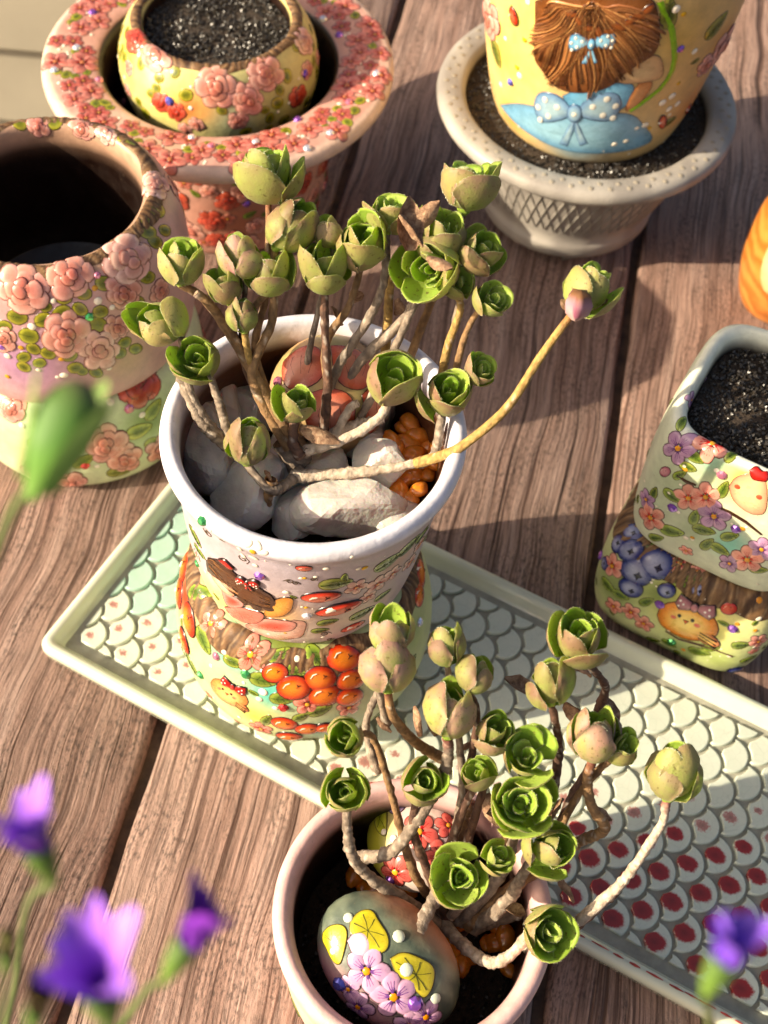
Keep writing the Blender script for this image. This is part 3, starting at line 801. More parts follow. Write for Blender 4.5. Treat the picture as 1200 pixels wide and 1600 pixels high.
chick(lp, lower, 357, 1082, 34, tilt=-.45)

scatter(lp, lower, 40, .8, lp.tl-1.9, [(2, 'leaf', .22, .36, {'spin': 1}), (2, 'dot', .05, .11, {}), (1, 'flower', .25, .4, {'pal': ('b03828', 'eba898', 'f0c050'), 'spin': 1}), (.7, 'berry', .2, .32, {})], seed=71, tries=2500)
upper = thing('round_pot', (*WC, 9.0), 'white rimmed pot painted with strawberries and a girl, holding a branching succulent', 'flower pot', 'painted clay pots')
up = Pot((*WC, 8.85), [(3.0, 0), (3.85, .12), (4.3, .8), (4.62, 3.0), (4.85, 5.6), (5.02, 7.6), (5.2, 8.2), (5.44, 8.55), (5.46, 8.95), (5.26, 9.2), (4.98, 9.2), (4.8, 8.9), (4.72, 8), (4.6, 4.0), (4.2, 3.2)], nt=144, lean=.045)
pf = patches(up, 'c9bdc4', [(345, 940, 70, 'f4dc90'), (430, 960, 70, 'f0c890'), (300, 870, 45, 'ecd860'), (560, 960, 70, 'e6d4bc'), (620, 880, 60, 'd8b8a8'), (450, 880, 60, 'cfc8d4'), (285, 820, 25, 'e0c060'), (480, 990, 50, 'e8dccc')], inner='6a4a38', lip='e8e6ee', lipw=.75)  # yellow at the left edge includes sunlight painted into the body colour
up.body('pot_body', PAINT, upper, pf)
for x, y, r, a, asp in [(502, 932, 31, .05, .38), (530, 950, 37, .22, .34), (552, 979, 20, .3, .5), (475, 887, 13, 0, .65), (640, 925, 16, .9, .5), (285, 845, 26, 1.85, .3), (292, 862, 20, 1.9, .3)]:
    mb_h = up.hit(x, y)
    if mb_h: deco(up, upper, 'berry', x, y, r, pal=('dc5440', 'f09478'), rot=a, asp=asp)
for x, y, r in [(557, 917, 20), (590, 912, 22), (613, 896, 19), (640, 878, 18), (575, 932, 16), (655, 850, 16), (665, 870, 14)]: deco(up, upper, 'flower', x, y, r, pal=('d07868', 'ecc8bc', 'e8a060'))
for x, y, r, a in [(525, 912, 27, .08), (607, 878, 26, .55), (640, 852, 24, .7), (566, 958, 22, .45), (512, 972, 17, .2), (598, 930, 16, .5), (305, 838, 20, -1.2), (312, 862, 16, -.7), (500, 985, 14, .1), (660, 835, 18, .8), (538, 903, 12, 1.6)]:
    deco(up, upper, 'leaf', x, y, r, rot=a)
for x, y, r, c in [(406, 899, 10, 'purple'), (480, 961, 9, 'clear'), (511, 1007, 8, 'blue'), (316, 814, 9, 'green'), (309, 880, 7, 'green'), (703, 797, 8, 'green')]: deco(up, upper, 'gem', x, y, r, col=c)
rs = random.Random(4)
for x, y, r in [(375, 858, 9), (388, 850, 9), (403, 853, 10), (412, 864, 9), (396, 871, 9), (380, 868, 8)]:
    h = up.hit(x, y)
    mb = MB(); R = r*h[2]; blob(mb, up.putter(h[0], h[1]), ell(0, 0, R, R*.62, random.uniform(0, 3), 10), R*.4, hx('fff8ec'), hx('f4ead8'), 0); mb.build('white_petal', GLOSS, upper)
deco(up, upper, 'dot', 395, 862, 6, col='e8b838')
for x, y, r in [(399, 883, 5), (447, 925, 6), (510, 888, 6), (550, 870, 4), (454, 882, 3), (470, 903, 4), (493, 901, 4), (385, 972, 4), (420, 990, 4), (468, 1008, 6), (505, 995, 4), (560, 888, 5), (585, 968, 4), (340, 885, 5), (322, 893, 4), (430, 982, 3), (445, 968, 3), (472, 948, 3), (328, 828, 4)]: deco(up, upper, 'dot', x, y, r)
for x, y, r in [(570, 887, 6), (476, 903, 4), (478, 949, 4), (446, 988, 4), (352, 902, 4)]: deco(up, upper, 'dot', x, y, r, col='ecc03c')
def scroll(pot, root, x, y, px, turns=1.6, flip=1, rot=0, name='scroll_line', col='6a5a44', w_=.022):
    h = pot.hit(x, y)
    if h is None: return
    R = px*h[2]; pts = []
    for k in range(22):
        u = k/21; a = rot+flip*turns*2*PI*u; r = R*(1-u*.85); pts.append((r*math.cos(a), r*math.sin(a)))
    pts = [(pts[0][0]-R*1.6*math.cos(rot+flip*1.2)*.9, pts[0][1]-R*1.2)]+pts
    mb = MB(); line(mb, pot.putter(h[0], h[1]), pts, w_, hx(col), .03); mb.build(name, GLOSS, root)
for x, y, r, f, ro in [(380, 873, 11, 1, 0), (452, 908, 7, -1, 2), (462, 911, 6, 1, 1), (508, 990, 8, 1, 1), (516, 998, 7, -1, 0), (325, 832, 11, 1, 3), (490, 905, 6, 1, .5)]: scroll(up, upper, x, y, r, 1.4, f, ro)
def poly_on(pot, root, name, anchor, pts, h, cin, cout, h0=0., lw=.03, extra=None, mat=None, sm_=2):
    """a painted shape given by its outline in photo pixels, laid on the pot at its anchor"""
    hh = pot.hit(*anchor)
    put = pot.putter(hh[0], hh[1]); q = []
    L, _ = pot.frame(hh[0], hh[1])
    for x, y in pts:
        k = pot.hit(x, y)
        if k is None: continue
        dth = (k[0]-hh[0]+PI) % (2*PI)-PI
        q.append((dth*L, k[1]-hh[1]))
    if len(q) < 3: return None
    q = chaikin(q+q[:1], sm_)[:-1]
    mb = MB(); blob(mb, put, q, h, hx(cin), hx(cout), lw, h0)
    if extra: extra(mb, put, q)
    return mb.build(name, mat or GLOSS, root)
def strands(n, col, w_, hh, seed=1, spread=.8):
    def f(mb, put, q):
        rs = random.Random(seed); cx = sum(p[0] for p in q)/len(q); cy = sum(p[1] for p in q)/len(q)
        xs = sorted(q, key=lambda p: p[0]); a0, a1 = xs[0], xs[-1]
        for i in range(n):
            o = rs.uniform(-1, 1)*spread; pts = []; ph = rs.uniform(0, 6)
            for k in range(9):
                u = .06+.88*k/8; x = a0[0]+(a1[0]-a0[0])*u
                band = [p for p in q if abs(p[0]-x) < abs(a1[0]-a0[0])*.22] or q
                lo, hi = min(p[1] for p in band), max(p[1] for p in band)
                y = (lo+hi)/2+(hi-lo)*.42*o*(1-abs(2*u-1)**3*.6)+.04*math.sin(u*9+ph)
                pts.append((x, y))
            c = hx(col if i % 3 else 'b98a60'); line(mb, put, pts, w_, c, hh)
    return f
def bow(pot, root, x, y, s_, c1, c2, h0, name):
    h = pot.hit(x, y); k = h[2]*s_; put = facing(pot.putter(h[0], h[1])); mb = MB(); lc_ = hx('3c5c80') if c1[0] != 'd' else LINE
    for sg in (-1, 1):
        blob(mb, put, chaikin([(0, 0), (sg*12*k, 14*k), (sg*30*k, 15*k), (sg*36*k, 2*k), (sg*30*k, -10*k), (sg*12*k, -6*k), (0, 0)], 2)[:-1], .10, hx(c1), hx(c2), .04, h0, lc_)
        for q in ((14, 5), (24, 10), (22, -3), (31, 3), (30, -7)): blob(mb, put, ell(sg*q[0]*k, q[1]*k, 2.6*k, 2.6*k, 0, 8), .04, (.9, .88, .8), (.85, .83, .75), 0, h0+.09)
    blob(mb, put, ell(0, 0, 5.5*k, 7*k), .12, hx(c1), hx(c2), .03, h0+.07, lc_)
    blob(mb, put, ell(0, 0, 2*k, 2*k), .04, (.9, .88, .8), (.85, .83, .75), 0, h0+.18)
    for sg in (-.6, .5):
        blob(mb, put, [(0, -4*k), (sg*10*k, -14*k), (sg*22*k, -27*k), (sg*10*k, -29*k), (sg*2*k, -16*k)], .05, hx(c1), hx(c2), .03, h0, lc_)
    mb.build(name, GLOSS, root)
A_ = (380, 930)
Z5 = lambda *q: [(270+x/5.217, 800+y/5.217) for x, y in q]
poly_on(up, upper, 'painted_hem', A_, Z5((980, 880), (1090, 890), (1075, 960), (1050, 1020), (950, 1030), (850, 1040), (720, 1000), (580, 925), (640, 900), (800, 940)), .05, 'f0d8c8', 'e6b8a8')
poly_on(up, upper, 'painted_skirt', A_, Z5((640, 885), (760, 860), (880, 878), (1000, 890), (1005, 930), (960, 965), (860, 970), (740, 950), (620, 915)), .05, 'e86a58', 'ecb0a4', .04)
poly_on(up, upper, 'painted_sleeve', A_, Z5((430, 770), (560, 765), (640, 795), (720, 810), (752, 840), (710, 890), (640, 900), (560, 880), (470, 830)), .06, 'ec8878', 'e8988a', .08)
poly_on(up, upper, 'painted_collar', A_, Z5((410, 640), (520, 690), (590, 740), (560, 775), (440, 765)), .05, 'e06050', 'ecb0a8', .07)
poly_on(up, upper, 'painted_bear', A_, Z5((820, 720), (900, 690), (985, 700), (975, 760), (950, 810), (880, 848), (760, 845), (745, 810)), .06, 'f4c068', 'e8a850', .05)
poly_on(up, upper, 'painted_face', A_, Z5((320, 470), (400, 515), (445, 540), (475, 580), (515, 630), (505, 680), (460, 672), (415, 640), (375, 590), (335, 540)), .05, 'fae0cc', 'f0bca0', .08)
poly_on(up, upper, 'painted_hair', A_, Z5((285, 390), (320, 378), (370, 385), (420, 400), (460, 430), (490, 475), (530, 510), (575, 550), (630, 570), (690, 600), (745, 640), (795, 665), (825, 705), (838, 745), (802, 758), (832, 792), (790, 798), (758, 788), (730, 760), (722, 792), (690, 792), (650, 772), (640, 740), (600, 750), (565, 722), (528, 690), (545, 650), (508, 620), (468, 572), (440, 522), (398, 508), (350, 480), (330, 452), (300, 490), (288, 440)), .05, '7a5236', '5c3a22', .10, lw=.02, sm_=1, extra=strands(30, '2e160a', .014, .14))
poly_on(up, upper, 'painted_ribbon', A_, Z5((380, 378), (430, 380), (470, 420), (505, 450), (480, 458), (430, 420)), .04, 'd8483c', 'b83028', .16, sm_=1)
bow(up, upper, 388, 908, .55, 'd8483c', 'b82a22', .22, 'painted_bow')
for x, y in ((455, 640), (430, 650), (500, 690)): deco(up, upper, 'dot', 270+x/5.217, 800+y/5.217, 3, col='d84a3c')
deco(up, upper, 'dot', 270+400/5.217, 800+560/5.217, 2.4, col='3a2014')
scatter(up, upper, 60, .8, up.tl-1.2, [(2, 'leaf', .14, .26, {'spin': 1}), (4, 'dot', .035, .08, {}), (1, 'flower', .2, .3, {'pal': ('d07868', 'ecc8bc', 'e8a060'), 'spin': 1}), (1, 'dot', .05, .08, {'col': 'ecc03c'})], seed=72, tries=2500)
# contents: milky quartz, amber pebbles, a painted stone
bedA = soil('soil_bed', (*WC, 0), 4.3, 13.6, 'dark soil bed inside the white rimmed pot under the milky stones', 400)
def rock(name, loc, r, sx, sy, sz, rz, mat, label, cat, group=None, seed=0, sub=2, amp=.22, smooth=False):
    rs = random.Random(seed); mb = MB()
    import bmesh
    bm = bmesh.new(); bmesh.ops.create_icosphere(bm, subdivisions=sub, radius=1)
    dirs = [(Vector((rs.gauss(0, 1), rs.gauss(0, 1), rs.gauss(0, 1))).normalized(), rs.uniform(.62, .9)) for _ in range(11)]
    for v in bm.verts:
        p = v.co.normalized(); k = 1.0
        if amp:
            for d, l in dirs:
                q = p.dot(d)
                if q > l: k = min(k, l/q)
            k *= 1+.012*math.sin(p.x*9+seed)*math.sin(p.y*11+seed*2)
        p = p*k
        mb.add((loc[0]+r*(p.x*sx*math.cos(rz)-p.y*sy*math.sin(rz)), loc[1]+r*(p.x*sx*math.sin(rz)+p.y*sy*math.cos(rz)), loc[2]+r*p.z*sz), (1, 1, 1))
    for f in bm.faces: mb.face(*[v.index for v in f.verts])
    bm.free()
    o = mb.build(name, mat, None, loc, smooth); return tag(o, label, cat, group)
qz = [((548, 790), 1.85, 1.25, .75, .65, .3, 15.0, 'large smooth milky quartz chunk nearest the front inside rim of the white pot'),
      ((395, 770), 1.7, 1.1, .8, .7, 1.0, 14.9, 'lilac tinged milky quartz chunk at the front left inside the white pot'),
      ((330, 700), 1.7, .8, 1.2, .8, .2, 14.9, 'tall milky quartz chunk against the left inside wall of the white pot'),
      ((595, 730), 1.3, 1.0, .9, .9, .8, 15.4, 'pale milky quartz chunk beside the amber pebbles below the pale branch'),
      ((345, 640), 1.5, .8, 1.0, .8, 0, 14.6, 'milky quartz chunk behind the left stems at the back left of the white pot'),
      ((470, 690), 1.2, 1., .8, .7, .5, 14.7, 'small milky quartz chunk half hidden under the stem base of the white pot'),
      ((570, 640), 1.5, .9, 1.2, .9, .4, 14.7, 'grey milky quartz chunk right of the pink painted stone in the white pot')]
qz += [((505, 735), 1.2, 1.1, .8, .7, .6, 14.8, 'milky quartz chunk just behind the pale branch at the middle of the white pot'),
       ((560, 690), 1.1, 1., .8, .7, .1, 14.8, 'small milky quartz chunk between the pink stone and the pale branch in the white pot'),
       ((445, 735), 1.3, 1.1, .8, .6, .2, 14.9, 'rounded milky quartz chunk at the middle of the white pot below the stem base'),
       ((470, 800), 1.2, 1.2, .8, .6, .9, 14.6, 'milky quartz chunk between the two front stones of the white pot'),
       ((400, 640), 1.3, .9, 1., .8, .9, 14.5, 'shaded milky quartz chunk between the two left stem groups of the white pot'),
       ((620, 800), 1.1, 1.1, .8, .7, 1.2, 14.6, 'milky quartz chunk at the front right below the amber pebbles of the white pot')]
for i, (p, r, sx, sy, sz, rz, z, lab) in enumerate(qz):
    rock('quartz_chunk', at(p[0], p[1], z+.25), r, sx, sy, sz, rz, QUARTZ, lab, 'stone', 'milky quartz chunks in the white pot', seed=i+3, sub=4, amp=.1, smooth=False)
amb_mesh = []
def pebbles(pts, z, lab, grp, mat, rs):
    for i, (x, y) in enumerate(pts):
        p = at(x, y, z+rs.uniform(-.25, .25)); e = Euler((rs.uniform(-.4, .4), rs.uniform(-.4, .4), rs.uniform(0, 6)))
        if not amb_mesh:
            for k in range(4):
                mb = MB(); r2 = random.Random(k); n = 12
                P = [[(math.cos(2*PI*a/n)*math.sin(PI*b/8)*(1+.12*math.sin(3*PI*2*a/n+k)), math.sin(2*PI*a/n)*math.sin(PI*b/8)*.75, math.cos(PI*b/8)*.6) for b in range(9)] for a in range(n)]
                mb.grid(P, [[(1, 1, 1)]*9]*n, True, flip=True); amb_mesh.append(mb.mesh('pebble', mat))
        me = amb_mesh[i % 4]
        o = bpy.data.objects.new('pebble', me); COL.objects.link(o); o.location = p*S; o.rotation_euler = e
        k = rs.uniform(.38, .6); o.scale = (k, k, k); tag(o, lab, 'pebble', grp)
rs = random.Random(9)
pts = [(628, 668), (655, 680), (672, 700), (640, 695), (620, 700), (660, 722), (635, 725), (612, 690), (648, 745), (670, 742), (630, 750), (655, 765), (640, 778), (622, 772), (676, 722), (610, 720), (640, 660), (665, 665), (684, 700), (645, 710)]
pebbles(pts, 15.2, 'small amber pebble at the right inside of the white pot', 'amber pebbles in the white pot', AMBER, rs)
E1 = Egg(at(513, 618, 16.2), Vector((2.25, .25, .1)), Vector((-.2, 1.9, 1.3)), Vector((0, -.85, 1.4)))
st1 = thing('painted_stone', E1.c, 'big painted stone with salmon pink petals inside the white pot behind the stems', 'painted stone')
E1.body('stone_body', PAINT, st1, lambda p: mix(hx('b9b07c'), hx('d8a888'), .4+.3*math.sin(p.x*3+p.y*2)))
for pts_ in [[(432, 555), (470, 530), (505, 545), (512, 590), (470, 610), (436, 600)], [(515, 535), (570, 540), (598, 575), (570, 610), (522, 600)], [(470, 620), (520, 606), (560, 625), (555, 680), (510, 705), (478, 680)], [(565, 615), (600, 595), (612, 640), (590, 685), (566, 670)], [(430, 612), (462, 618), (470, 670), (440, 665)]]:
    hh = E1.hit(sum(p[0] for p in pts_)/len(pts_), sum(p[1] for p in pts_)/len(pts_))
    if hh is None: continue
    put = E1.putter(*hh[:2]); k = hh[2]; ax = sum(p[0] for p in pts_)/len(pts_); ay = sum(p[1] for p in pts_)/len(pts_)
    pp = chaikin([((x-ax)*k, -(y-ay)*k*1.1) for x, y in pts_+pts_[:1]], 2)[:-1]
    mb = MB(); blob(mb, put, pp, .08, hx('f0b098'), hx('dc7c64'), .03)
    for d in (-.3, 0, .3): line(mb, put, [(d*k*40, -14*k), (d*k*60, 4*k), (d*k*50, 18*k)], .025, hx('a84c38'), .09)
    mb.build('painted_petal', GLOSS, st1)
deco(E1, st1, 'gem', 435, 597, 9, col='pink')

# ================================================================== FRONT PINK POT
FC = (2.2, 12.95)
fpot = thing('round_pot', (*FC, 0), 'plain pink rimmed pot at the front holding painted stones and a succulent', 'flower pot', 'painted clay pots')
fp = Pot((*FC, .0), [(3.2, 0), (3.75, .12), (4.1, 1.2), (4.55, 5), (4.65, 8.2), (4.72, 9.0), (4.86, 9.5), (4.8, 9.9), (4.55, 10.05), (4.3, 9.95), (4.12, 9.5), (4.1, 8.), (4.0, 5.0), (3.8, 4.2)], nt=144)
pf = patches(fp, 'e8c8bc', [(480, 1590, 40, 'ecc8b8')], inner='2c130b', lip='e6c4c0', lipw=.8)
fp.body('pot_body', PAINT, fpot, pf)
for k, th in enumerate(np.linspace(0, 2*PI, 14)[:-1]):
    deco_at(fp, fpot, ('flower', 'leaf', 'rose')[k % 3], th+.2, 3.2+1.2*(k % 2), .8, **({'pal': PINKROSE} if k % 3 == 2 else {}))
deco(fp, fpot, 'dot', 839, 1470, 3, col='b03030')
soil('soil_bed', (*FC, 0), 4.0, 5.4, 'dark soil bed deep inside the front pink pot', 500)
rs = random.Random(12)
pts = [(760+rs.uniform(-60, 70), 1430+rs.uniform(-50, 90)) for _ in range(26)]+[(600+rs.uniform(-60, 60), 1390+rs.uniform(-40, 40)) for _ in range(8)]
amb_mesh = []
pebbles(pts, 5.9, 'small amber pebble in the shade deep in the front pink pot', 'amber pebbles in the front pink pot', AMBER, rs)
# egg stone in front
c = at(607, 1502, 8.6)
ax1 = (RIGHT*.70-UP*.66).normalized(); ax1 = (ax1-Vector((0, 0, 1))*ax1.z*.35).normalized()
nn = (-FWD*.8+Vector((0, 0, .5))).normalized(); nn = (nn-ax1*nn.dot(ax1)).normalized(); ax2 = nn.cross(ax1)
E2 = Egg(c, ax1*2.75, ax2*2.02, nn*1.35)
eg = thing('painted_stone', c, 'large grey egg shaped stone painted with violets in the front pink pot', 'painted stone')
def eggc(p):
    q = p-E2.c; f = .5+.5*math.sin(q.x*5+q.y*3+1.5*math.sin(q.y*6)); base = mix(hx('5d6a60'), hx('8d9684'), f)
    d = q.dot(ax2)*(1 if ax2.dot(UP) > 0 else -1)
    if d > 1.15: base = mix(base, hx('c89478'), min(1, (d-1.15)*1.6))
    if d < -.9: base = mix(base, hx('d8a8b0'), min(1, (-.9-d)*1.4))
    return base
E2.body('stone_body', PAINT, eg, eggc)
def px_poly(egg, root, name, pts_, h, ci, co, h0=0, lw=.04, veins=0, n=2):
    ax = sum(p[0] for p in pts_)/len(pts_); ay = sum(p[1] for p in pts_)/len(pts_); hh = egg.hit(ax, ay)
    if hh is None: return
    k = hh[2]; put = egg.putter(*hh[:2]); pp = chaikin([((x-ax)*k, -(y-ay)*k) for x, y in pts_+pts_[:1]], n)[:-1]
    mb = MB(); blob(mb, put, pp, h, hx(ci), hx(co), lw, h0)
    if veins:
        for q in pp[::max(1, len(pp)//veins)]: line(mb, put, [(0, 0), (q[0]*.4+.03, q[1]*.4), (q[0]*.8, q[1]*.8)], .022, hx('6a6a1c'), h+.02+h0)
    mb.build(name, GLOSS, root)
px_poly(E2, eg, 'painted_leaf', [(546, 1438), (560, 1420), (580, 1418), (590, 1440), (606, 1460), (606, 1480), (590, 1488), (570, 1482), (556, 1465), (545, 1455)], .05, 'c0b83c', 'd8cc48', veins=7)
px_poly(E2, eg, 'painted_leaf', [(499, 1458), (512, 1448), (533, 1444), (543, 1455), (540, 1480), (530, 1505), (517, 1500), (508, 1478), (499, 1470)], .05, 'd8cc30', 'e8dc50', veins=6)
px_poly(E2, eg, 'painted_leaf', [(610, 1498), (630, 1488), (655, 1498), (684, 1512), (680, 1540), (668, 1562), (655, 1552), (640, 1535), (618, 1520)], .05, 'b8b03c', 'dcd050', veins=7)
for x, y, r, ro in [(573, 1517, 38, 1.2), (615, 1557, 40, .5), (665, 1588, 30, .9), (560, 1572, 28, 0), (545, 1545, 22, .7), (640, 1600, 26, .3)]:
    deco(E2, eg, 'flower', x, y, r, rot=ro, pal=('8a5aa0', 'dcb8d0', 'f0a818'))
px_poly(E2, eg, 'white_petal', [(543, 1470), (555, 1456), (572, 1458), (580, 1478), (570, 1494), (552, 1492)], .12, 'fff8f0', 'e0c4d8')
for x, y, r in [(623, 1463, 10), (544, 1434, 8), (635, 1515, 11), (680, 1560, 9), (521, 1486, 6), (595, 1443, 0)]:
    if r: deco(E2, eg, 'dot', x, y, r, col='e4ecdc')
deco(E2, eg, 'gem', 531, 1537, 12, col='blue'); deco(E2, eg, 'gem', 649, 1568, 13, col='purple')
c = at(655, 1315, 7.6)
E3 = Egg(c, Vector((1.9, -.5, .1)), Vector((.45, 1.7, .5)), Vector((-.1, -.5, 1.25)))
e3 = thing('painted_stone', c, 'round white stone painted with coral flowers at the back of the front pink pot', 'painted stone')
def e3c(p):
    q = p-E3.c; return mix(hx('e8d8d0'), hx('c4c050') if q.x < -.9 else hx('c8a8c0'), min(1, max(0, abs(q.x)-.5)))
E3.body('stone_body', PAINT, e3, e3c)
for x, y, r in [(655, 1300, 32), (618, 1362, 30), (690, 1340, 30), (700, 1290, 22)]: deco(E3, e3, 'flower', x, y, r, pal=('c02c30', 'ec8880', 'f0c050'))
deco(E3, e3, 'gem', 611, 1374, 9, col='purple')
for x, y, r in [(622, 1256, 8), (615, 1310, 6), (640, 1345, 6), (600, 1300, 5)]: deco(E3, e3, 'dot', x, y, r)
for pts_ in ([(588, 1255), (603, 1250), (607, 1285), (600, 1315), (587, 1300), (583, 1275)],): px_poly(E3, e3, 'painted_leaf', pts_, .05, 'a8b040', 'd0d060', veins=4)
px_poly(E3, e3, 'painted_petal', [(605, 1248), (625, 1238), (638, 1252), (628, 1275), (608, 1272)], .06, 'b89cd0', 'd0bce0')

# ================================================================== LEFT STACK
SC_ = (-16.3, 41.7)
lo2 = thing('round_pot', (*SC_, 0), 'pale green pot painted with coral roses, under the rose pot at the left edge', 'flower pot', 'painted clay pots')
l2 = Pot((*SC_, 0), [(5.0, 0), (5.85, .1), (6.25, .9), (6.4, 3.2), (6.25, 5.2), (5.95, 6.2), (5.4, 6.5), (5.0, 6.1), (5.0, 3)])
pf = patches(l2, 'd8e0c0', [(40, 640, 60, 'd0e4c0'), (120, 700, 70, 'dce4c0'), (60, 740, 60, 'f0e8c8'), (230, 660, 50, '9aac60'), (190, 760, 60, 'd8b898'), (20, 700, 60, 'ecdfb8')], inner='6a4a38')
l2.body('pot_body', PAINT, lo2, pf)
for x, y, r, pl in [(213, 592, 38, REDROSE), (165, 693, 34, PINKROSE), (195, 716, 30, PINKROSE), (155, 758, 36, PALEROSE), (232, 732, 32, REDROSE), (100, 700, 28, PINKROSE), (20, 640, 22, PINKROSE), (60, 740, 30, PALEROSE), (250, 700, 26, PINKROSE), (110, 752, 26, PINKROSE)]: deco(l2, lo2, 'rose', x, y, r, pal=pl)
for x, y, r, a in [(155, 609, 24, -.3), (218, 673, 22, .4), (185, 738, 18, 0), (240, 640, 20, 1), (130, 720, 20, .6), (205, 752, 16, 0), (90, 770, 18, .2), (140, 640, 16, 1.2), (240, 690, 16, .3), (60, 690, 18, .5), (30, 760, 20, .2)]: deco(l2, lo2, 'leaf', x, y, r, rot=a, pal=('8a963c', 'c4c86c'))
deco(l2, lo2, 'gem', 202, 638, 9, col='pink'); deco(l2, lo2, 'gem', 133, 727, 8, col='red')
for x, y, r in [(172, 628, 7), (72, 612, 6), (66, 627, 4), (15, 645, 6), (152, 728, 5), (47, 618, 5), (110, 640, 4), (35, 665, 6), (222, 648, 6)]: deco(l2, lo2, 'dot', x, y, r)
up2 = thing('round_pot', (*SC_, 6.6), 'wide mouthed empty pink pot covered in pale roses at the left edge', 'flower pot', 'painted clay pots')
u2 = Pot((*SC_, 6.55), [(5.0, 0), (5.85, .1), (6.15, .6), (6.25, 2.6), (6.2, 4.8), (6.0, 6.3), (5.6, 7.3), (5.1, 7.85), (4.65, 8.0), (4.35, 7.7), (4.4, 6), (4.6, 2), (4.2, .8)], nt=144)
pf = patches(u2, 'd9b4b0', [(40, 570, 90, 'c8a0c0'), (60, 470, 60, 'd8b0a8'), (200, 480, 70, 'e0bcac'), (250, 400, 60, 'dcb8b0'), (100, 500, 50, 'c8a8b8'), (200, 560, 50, 'd8bca0'), (260, 300, 40, 'e0ccb8')], inner='2c1a12', lip='c9a892', lipw=.9)  # inner colour darkened to put the shade of the mouth into the wall
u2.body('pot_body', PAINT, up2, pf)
bark(u2, up2, u2.tl-.62, u2.tl+.15, seed=8, hh=.05, wave=.16)
av = []
for x, y, r, pl in [(37, 450, 42, PINKROSE), (107, 431, 38, PINKROSE), (200, 405, 42, PALEROSE), (193, 457, 28, PINKROSE), (103, 523, 38, PINKROSE), (155, 547, 33, PALEROSE), (183, 512, 20, PINKROSE), (243, 288, 27, PALEROSE), (250, 455, 20, PINKROSE), (240, 505, 22, PALEROSE), (128, 200, 20, PINKROSE), (165, 208, 18, PALEROSE), (267, 400, 18, PINKROSE), (60, 196, 18, PINKROSE), (5, 530, 22, PINKROSE)]:
    h = u2.hit(x, y)
    if h: av.append((u2.P(h[0], h[1]), r*h[2])); deco(u2, up2, 'rose', x, y, r, pal=pl)
for x, y, r in [(27, 495, 15), (68, 500, 14), (100, 465, 13), (130, 458, 13), (97, 490, 15), (125, 483, 12), (157, 487, 12), (152, 507, 14), (163, 443, 14), (45, 525, 15), (6, 510, 12), (8, 528, 10), (52, 545, 11), (75, 552, 12), (37, 558, 11), (62, 567, 10), (37, 573, 11), (108, 555, 13), (118, 575, 12), (150, 582, 11), (128, 580, 9), (195, 535, 11), (187, 552, 11), (213, 473, 13), (230, 433, 13), (245, 328, 14), (232, 363, 13), (243, 378, 12), (205, 222, 12), (192, 215, 9), (258, 360, 11), (222, 500, 11), (212, 545, 11), (85, 188, 14), (30, 192, 12), (227, 345, 10), (262, 430, 11), (72, 480, 9)]:
    h = u2.hit(x, y)
    if h: av.append((u2.P(h[0], h[1]), r*h[2])); deco(u2, up2, 'round', x, y, r, rot=random.uniform(-.6, .6))
deco(u2, up2, 'gem', 140, 495, 8, col='green'); deco(u2, up2, 'gem', 3, 541, 7, col='purple'); deco(u2, up2, 'gem', 152, 430, 6, col='pink')
for x, y, r in [(153, 470, 7), (50, 510, 7), (100, 586, 7), (90, 589, 4), (83, 470, 5), (60, 578, 4), (175, 480, 5), (170, 575, 5), (220, 520, 5), (118, 510, 4), (12, 556, 6)]: deco(u2, up2, 'dot', x, y, r)
for x, y, r in [(148, 450, 5), (33, 543, 5), (96, 561, 5), (12, 588, 5), (205, 500, 4)]: deco(u2, up2, 'dot', x, y, r, col='e0b040')
scatter(u2, up2, 26, 1.2, u2.tl-1.2, [(1, 'rose', .6, .85, {'pal': PINKROSE}), (2, 'round', .28, .4, {'spin': 1})], th0=R_(15), th1=R_(215), avoid=av, seed=5)
scatter(l2, lo2, 12, 1.2, 5.5, [(1, 'rose', .7, .9, {'pal': REDROSE}), (1, 'leaf', .4, .5, {'spin': 1})], th0=R_(20), th1=R_(200), seed=6)

# ================================================================== FLANGED ROSE PLANTER (far left) and the small pot in it
BC = (-11.2, 58.6)
big = thing('flanged_planter', (*BC, 0), 'large pink planter with a broad flat rim of blossoms, standing at the back left', 'flower pot', 'painted clay pots')
bp = Pot((*BC, 0), [(4.8, 0), (5.5, .1), (5.9, 1.5), (6.3, 5.5), (6.6, 8.3), (7.3, 8.7), (9.2, 8.85), (9.55, 9.05), (9.65, 9.4), (9.55, 9.75), (9.1, 9.95), (6.9, 9.8), (6.45, 9.6), (6.3, 9.1), (6.1, 6.5), (5.8, 3)], nt=160)
tout = [t for t, z in zip(bp.T, bp.za) if True]
ti = int(np.argmax(bp.ra)); t_rim = bp.T[ti]
bpf = patches(bp, 'd8b0a4', [(90, 90, 40, 'ecd8c0'), (250, 225, 60, 'd8b8a0'), (560, 150, 60, 'd8a898'), (200, 180, 60, 'e0c0b0'), (130, 30, 60, 'd0a090'), (380, 350, 90, 'c88870'), (500, 320, 60, 'c07860')], inner='2a1810')
def bcol(th, t, p):
    if abs(t-t_rim) < .75: return hx('e6cdbf')
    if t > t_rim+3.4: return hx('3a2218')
    return bpf(th, min(t, bp.tl+.1), p)
bp.body('pot_body', PAINT, big, bcol)
PB = [(6, 'flower', .65, .95, {'pal': ('a83830', 'dc9c90', 'c88860'), 'spin': 1}), (2, 'flower', .45, .6, {'pal': ('983028', 'd08478', 'd0a060'), 'spin': 1}), (1.4, 'round', .25, .36, {'spin': 1}), (1, 'dot', .07, .12, {})]
scatter(bp, big, 170, t_rim+.95, t_rim+2.8, PB, seed=21, tries=6000, pack=.62)
